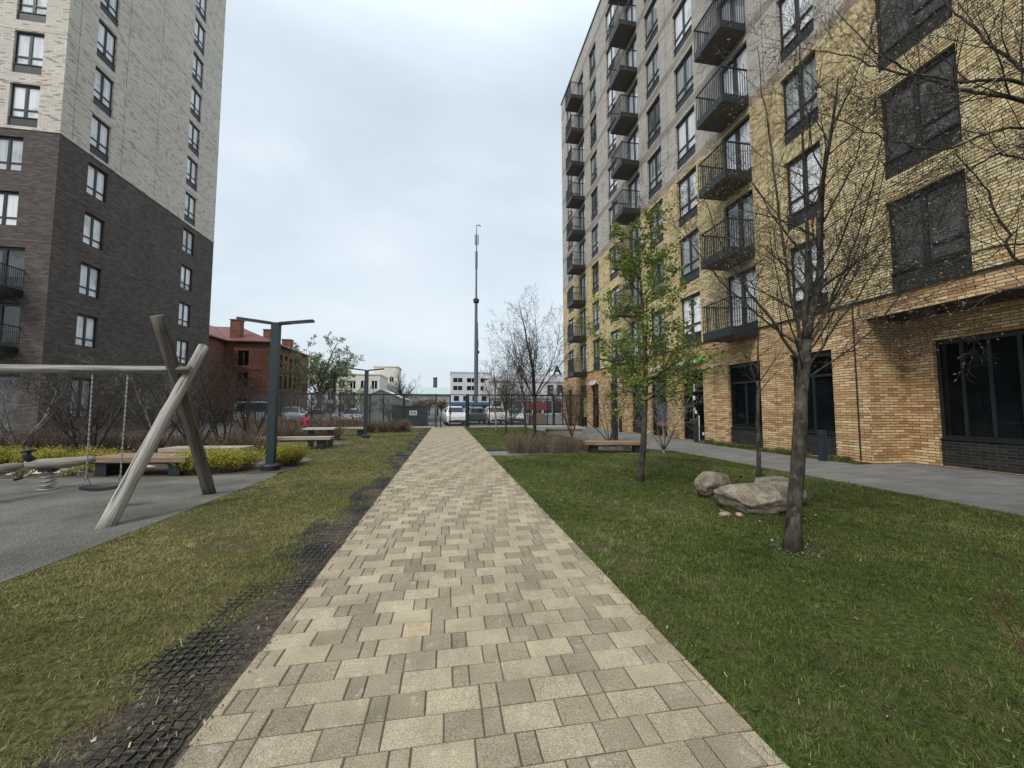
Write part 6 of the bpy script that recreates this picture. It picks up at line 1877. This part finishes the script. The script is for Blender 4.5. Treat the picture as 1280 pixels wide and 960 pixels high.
# masts
t = thing('radio_mast', 'very tall slim grey mast with antennas at its tip', 'mast', (5.95, 80, 0))
p = MB(); p.tube([(5.95, 80, 0), (5.95, 80, 24)], [0.40, 0.30], 12); p.tube([(5.95, 80, 24), (5.95, 80, 31)], [0.22, 0.18], 10); p.tube([(5.95, 80, 31), (5.95, 80, 34.8)], [0.26, 0.26], 10); p.tube([(5.95, 80, 34.8), (5.95, 80, 40.6)], [0.12, 0.07], 8); part('pole', p, plain('mast_grey', (0.10, 0.115, 0.12), 0.6), t)
p = MB(); p.lathe([(0.3, 0), (0.62, 0.25), (0.62, 0.9), (0.3, 1.15)], 5.95, 80, 23.6, 12); part('collar', p, M['metal_dark'], t)
for dx in (-0.25, 0.3):
    p = MB(); p.box(5.95 + dx - .14, 79.6, 36.2, 5.95 + dx + .14, 79.85, 38.4); part('antenna', p, plain('antenna_grey', (0.25, 0.27, 0.28), 0.6), t)
p = MB(); p.tube([(5.95, 80, 40.5), (6.5, 80, 40.7), (6.75, 80, 40.4)], [0.08, 0.1, 0.14], 8); part('tip_lamp', p, M['metal_dark'], t)
t = thing('radio_mast', 'shorter thin mast right beside the very tall one', 'mast', (7.25, 92, 0))
p = MB(); p.tube([(7.25, 92, 0), (7.25, 92, 16), (7.25, 92, 22.4)], [0.2, 0.16, 0.05], 8); part('pole', p, M['metal_dark'], t)
p = MB(); p.lathe([(0.1, 0), (0.45, 0.2), (0.45, 0.7), (0.1, 0.9)], 7.25, 92, 14.6, 10); part('collar', p, M['metal_dark'], t)
p = MB(); p.box(7.05, 91.7, 16.2, 7.45, 92.3, 17.8); part('antenna', p, M['metal_dark'], t)
t = thing('utility_pole', 'dark utility pole in front of the white house', 'pole', (-12.3, 45.5, 0))
p = MB(); p.tube([(-12.3, 45.5, 0), (-12.3, 45.5, 5.6)], [0.16, 0.12], 8); part('pole', p, M['metal_dark'], t)
p = MB(); p.box(-12.8, 45.45, 5.2, -11.8, 45.55, 5.3); part('crossarm', p, M['metal_dark'], t)
t = thing('stone_kiosk', 'small striped red brick gate pillar at the corner of the red house', 'pillar', (-18.9, 45, 0))
p = MB(); p.box(-19.5, 44.6, 0, -18.4, 45.6, 2.6); part('pillar', p, M['brick_red'], t)
p = MB()
for k in range(4): p.box(-19.53, 44.57, 0.4 + k * .55, -18.37, 45.63, 0.52 + k * .55)
part('bands', p, M['concrete'], t)

# trees beyond the fence
FT = 'trees beyond the fence'
tree('budding_tree', 'tall budding tree with pale green leaves right of the red house', 'tree', (-16.0, 52.5, 0), 101, (0, 0, 1), 3.2, 0.32, 'bark_far', limbs=10, limb_len=6.0, limb_ang=0.72, maxl=3, nch=(8, 6, 4), ratio=(0.48, 0.5, 0.45), limb_r=0.36, rmin=0.018, seg=(0.7, 0.5, 0.4), leaf='leaf_pale', nleaf=17000, leaf_size=0.15, limb_spread=0.2, twig='bark_far', group=FT)
tree('bare_tree', 'dark bare tree standing left of the warehouse', 'tree', (-6.5, 60, 0), 102, (0, 0, 1), 2.6, 0.22, 'bark_dark', limbs=8, limb_len=3.6, limb_ang=0.6, maxl=2, nch=(8, 7), limb_r=0.5, rmin=0.022, seg=(0.6, 0.5, 0.4), twig='bark_far', group=FT)
for i, (x, y, h, lf, nl, lab) in enumerate([
    (-14.5, 62, 5.0, 'leaf_pale', 900, 'pale leafing tree before the white house, left one'), (-11.6, 66, 4.6, None, 0, 'bare pinkish tree before the white house, right one'), (-8.6, 78, 5.0, 'leaf_green', 900, 'greenish tree between the white house and the warehouse'),
    (-20.5, 66, 5.0, None, 0, 'bare tree close to the far end of the red house'), (-6.2, 84, 3.6, 'leaf_rust', 900, 'brown bushy tree before the warehouse, leftmost'), (-3.8, 88, 3.6, 'leaf_rust', 900, 'brown bushy tree before the warehouse, left of the gate'), (-1.2, 90, 3.4, 'leaf_rust', 900, 'brown bushy tree before the warehouse, behind the gate transom'),
    (10.2, 62, 6.2, 'leaf_rust', 700, 'dark brownish tree right of the masts'), (12.8, 66, 6.0, None, 0, 'bare tree before the shopping centre, left one'), (16.8, 70, 5.4, None, 0, 'bare tree before the shopping centre, middle one'), (20.5, 72, 5.0, None, 0, 'bare tree before the shopping centre, right one')]):
    tree('bare_tree' if not lf else 'budding_tree', lab, 'tree', (x, y, 0), 110 + i, (0, 0, 1), h * 0.3, 0.16, 'bark_far', limbs=7, limb_len=h * 0.65, limb_ang=0.6, maxl=2, nch=(7, 6), limb_r=0.5, rmin=0.024, seg=(0.6, 0.5, 0.4), twig='bark_far', leaf=lf, nleaf=nl, leaf_size=0.24, limb_spread=0.3, group=FT)
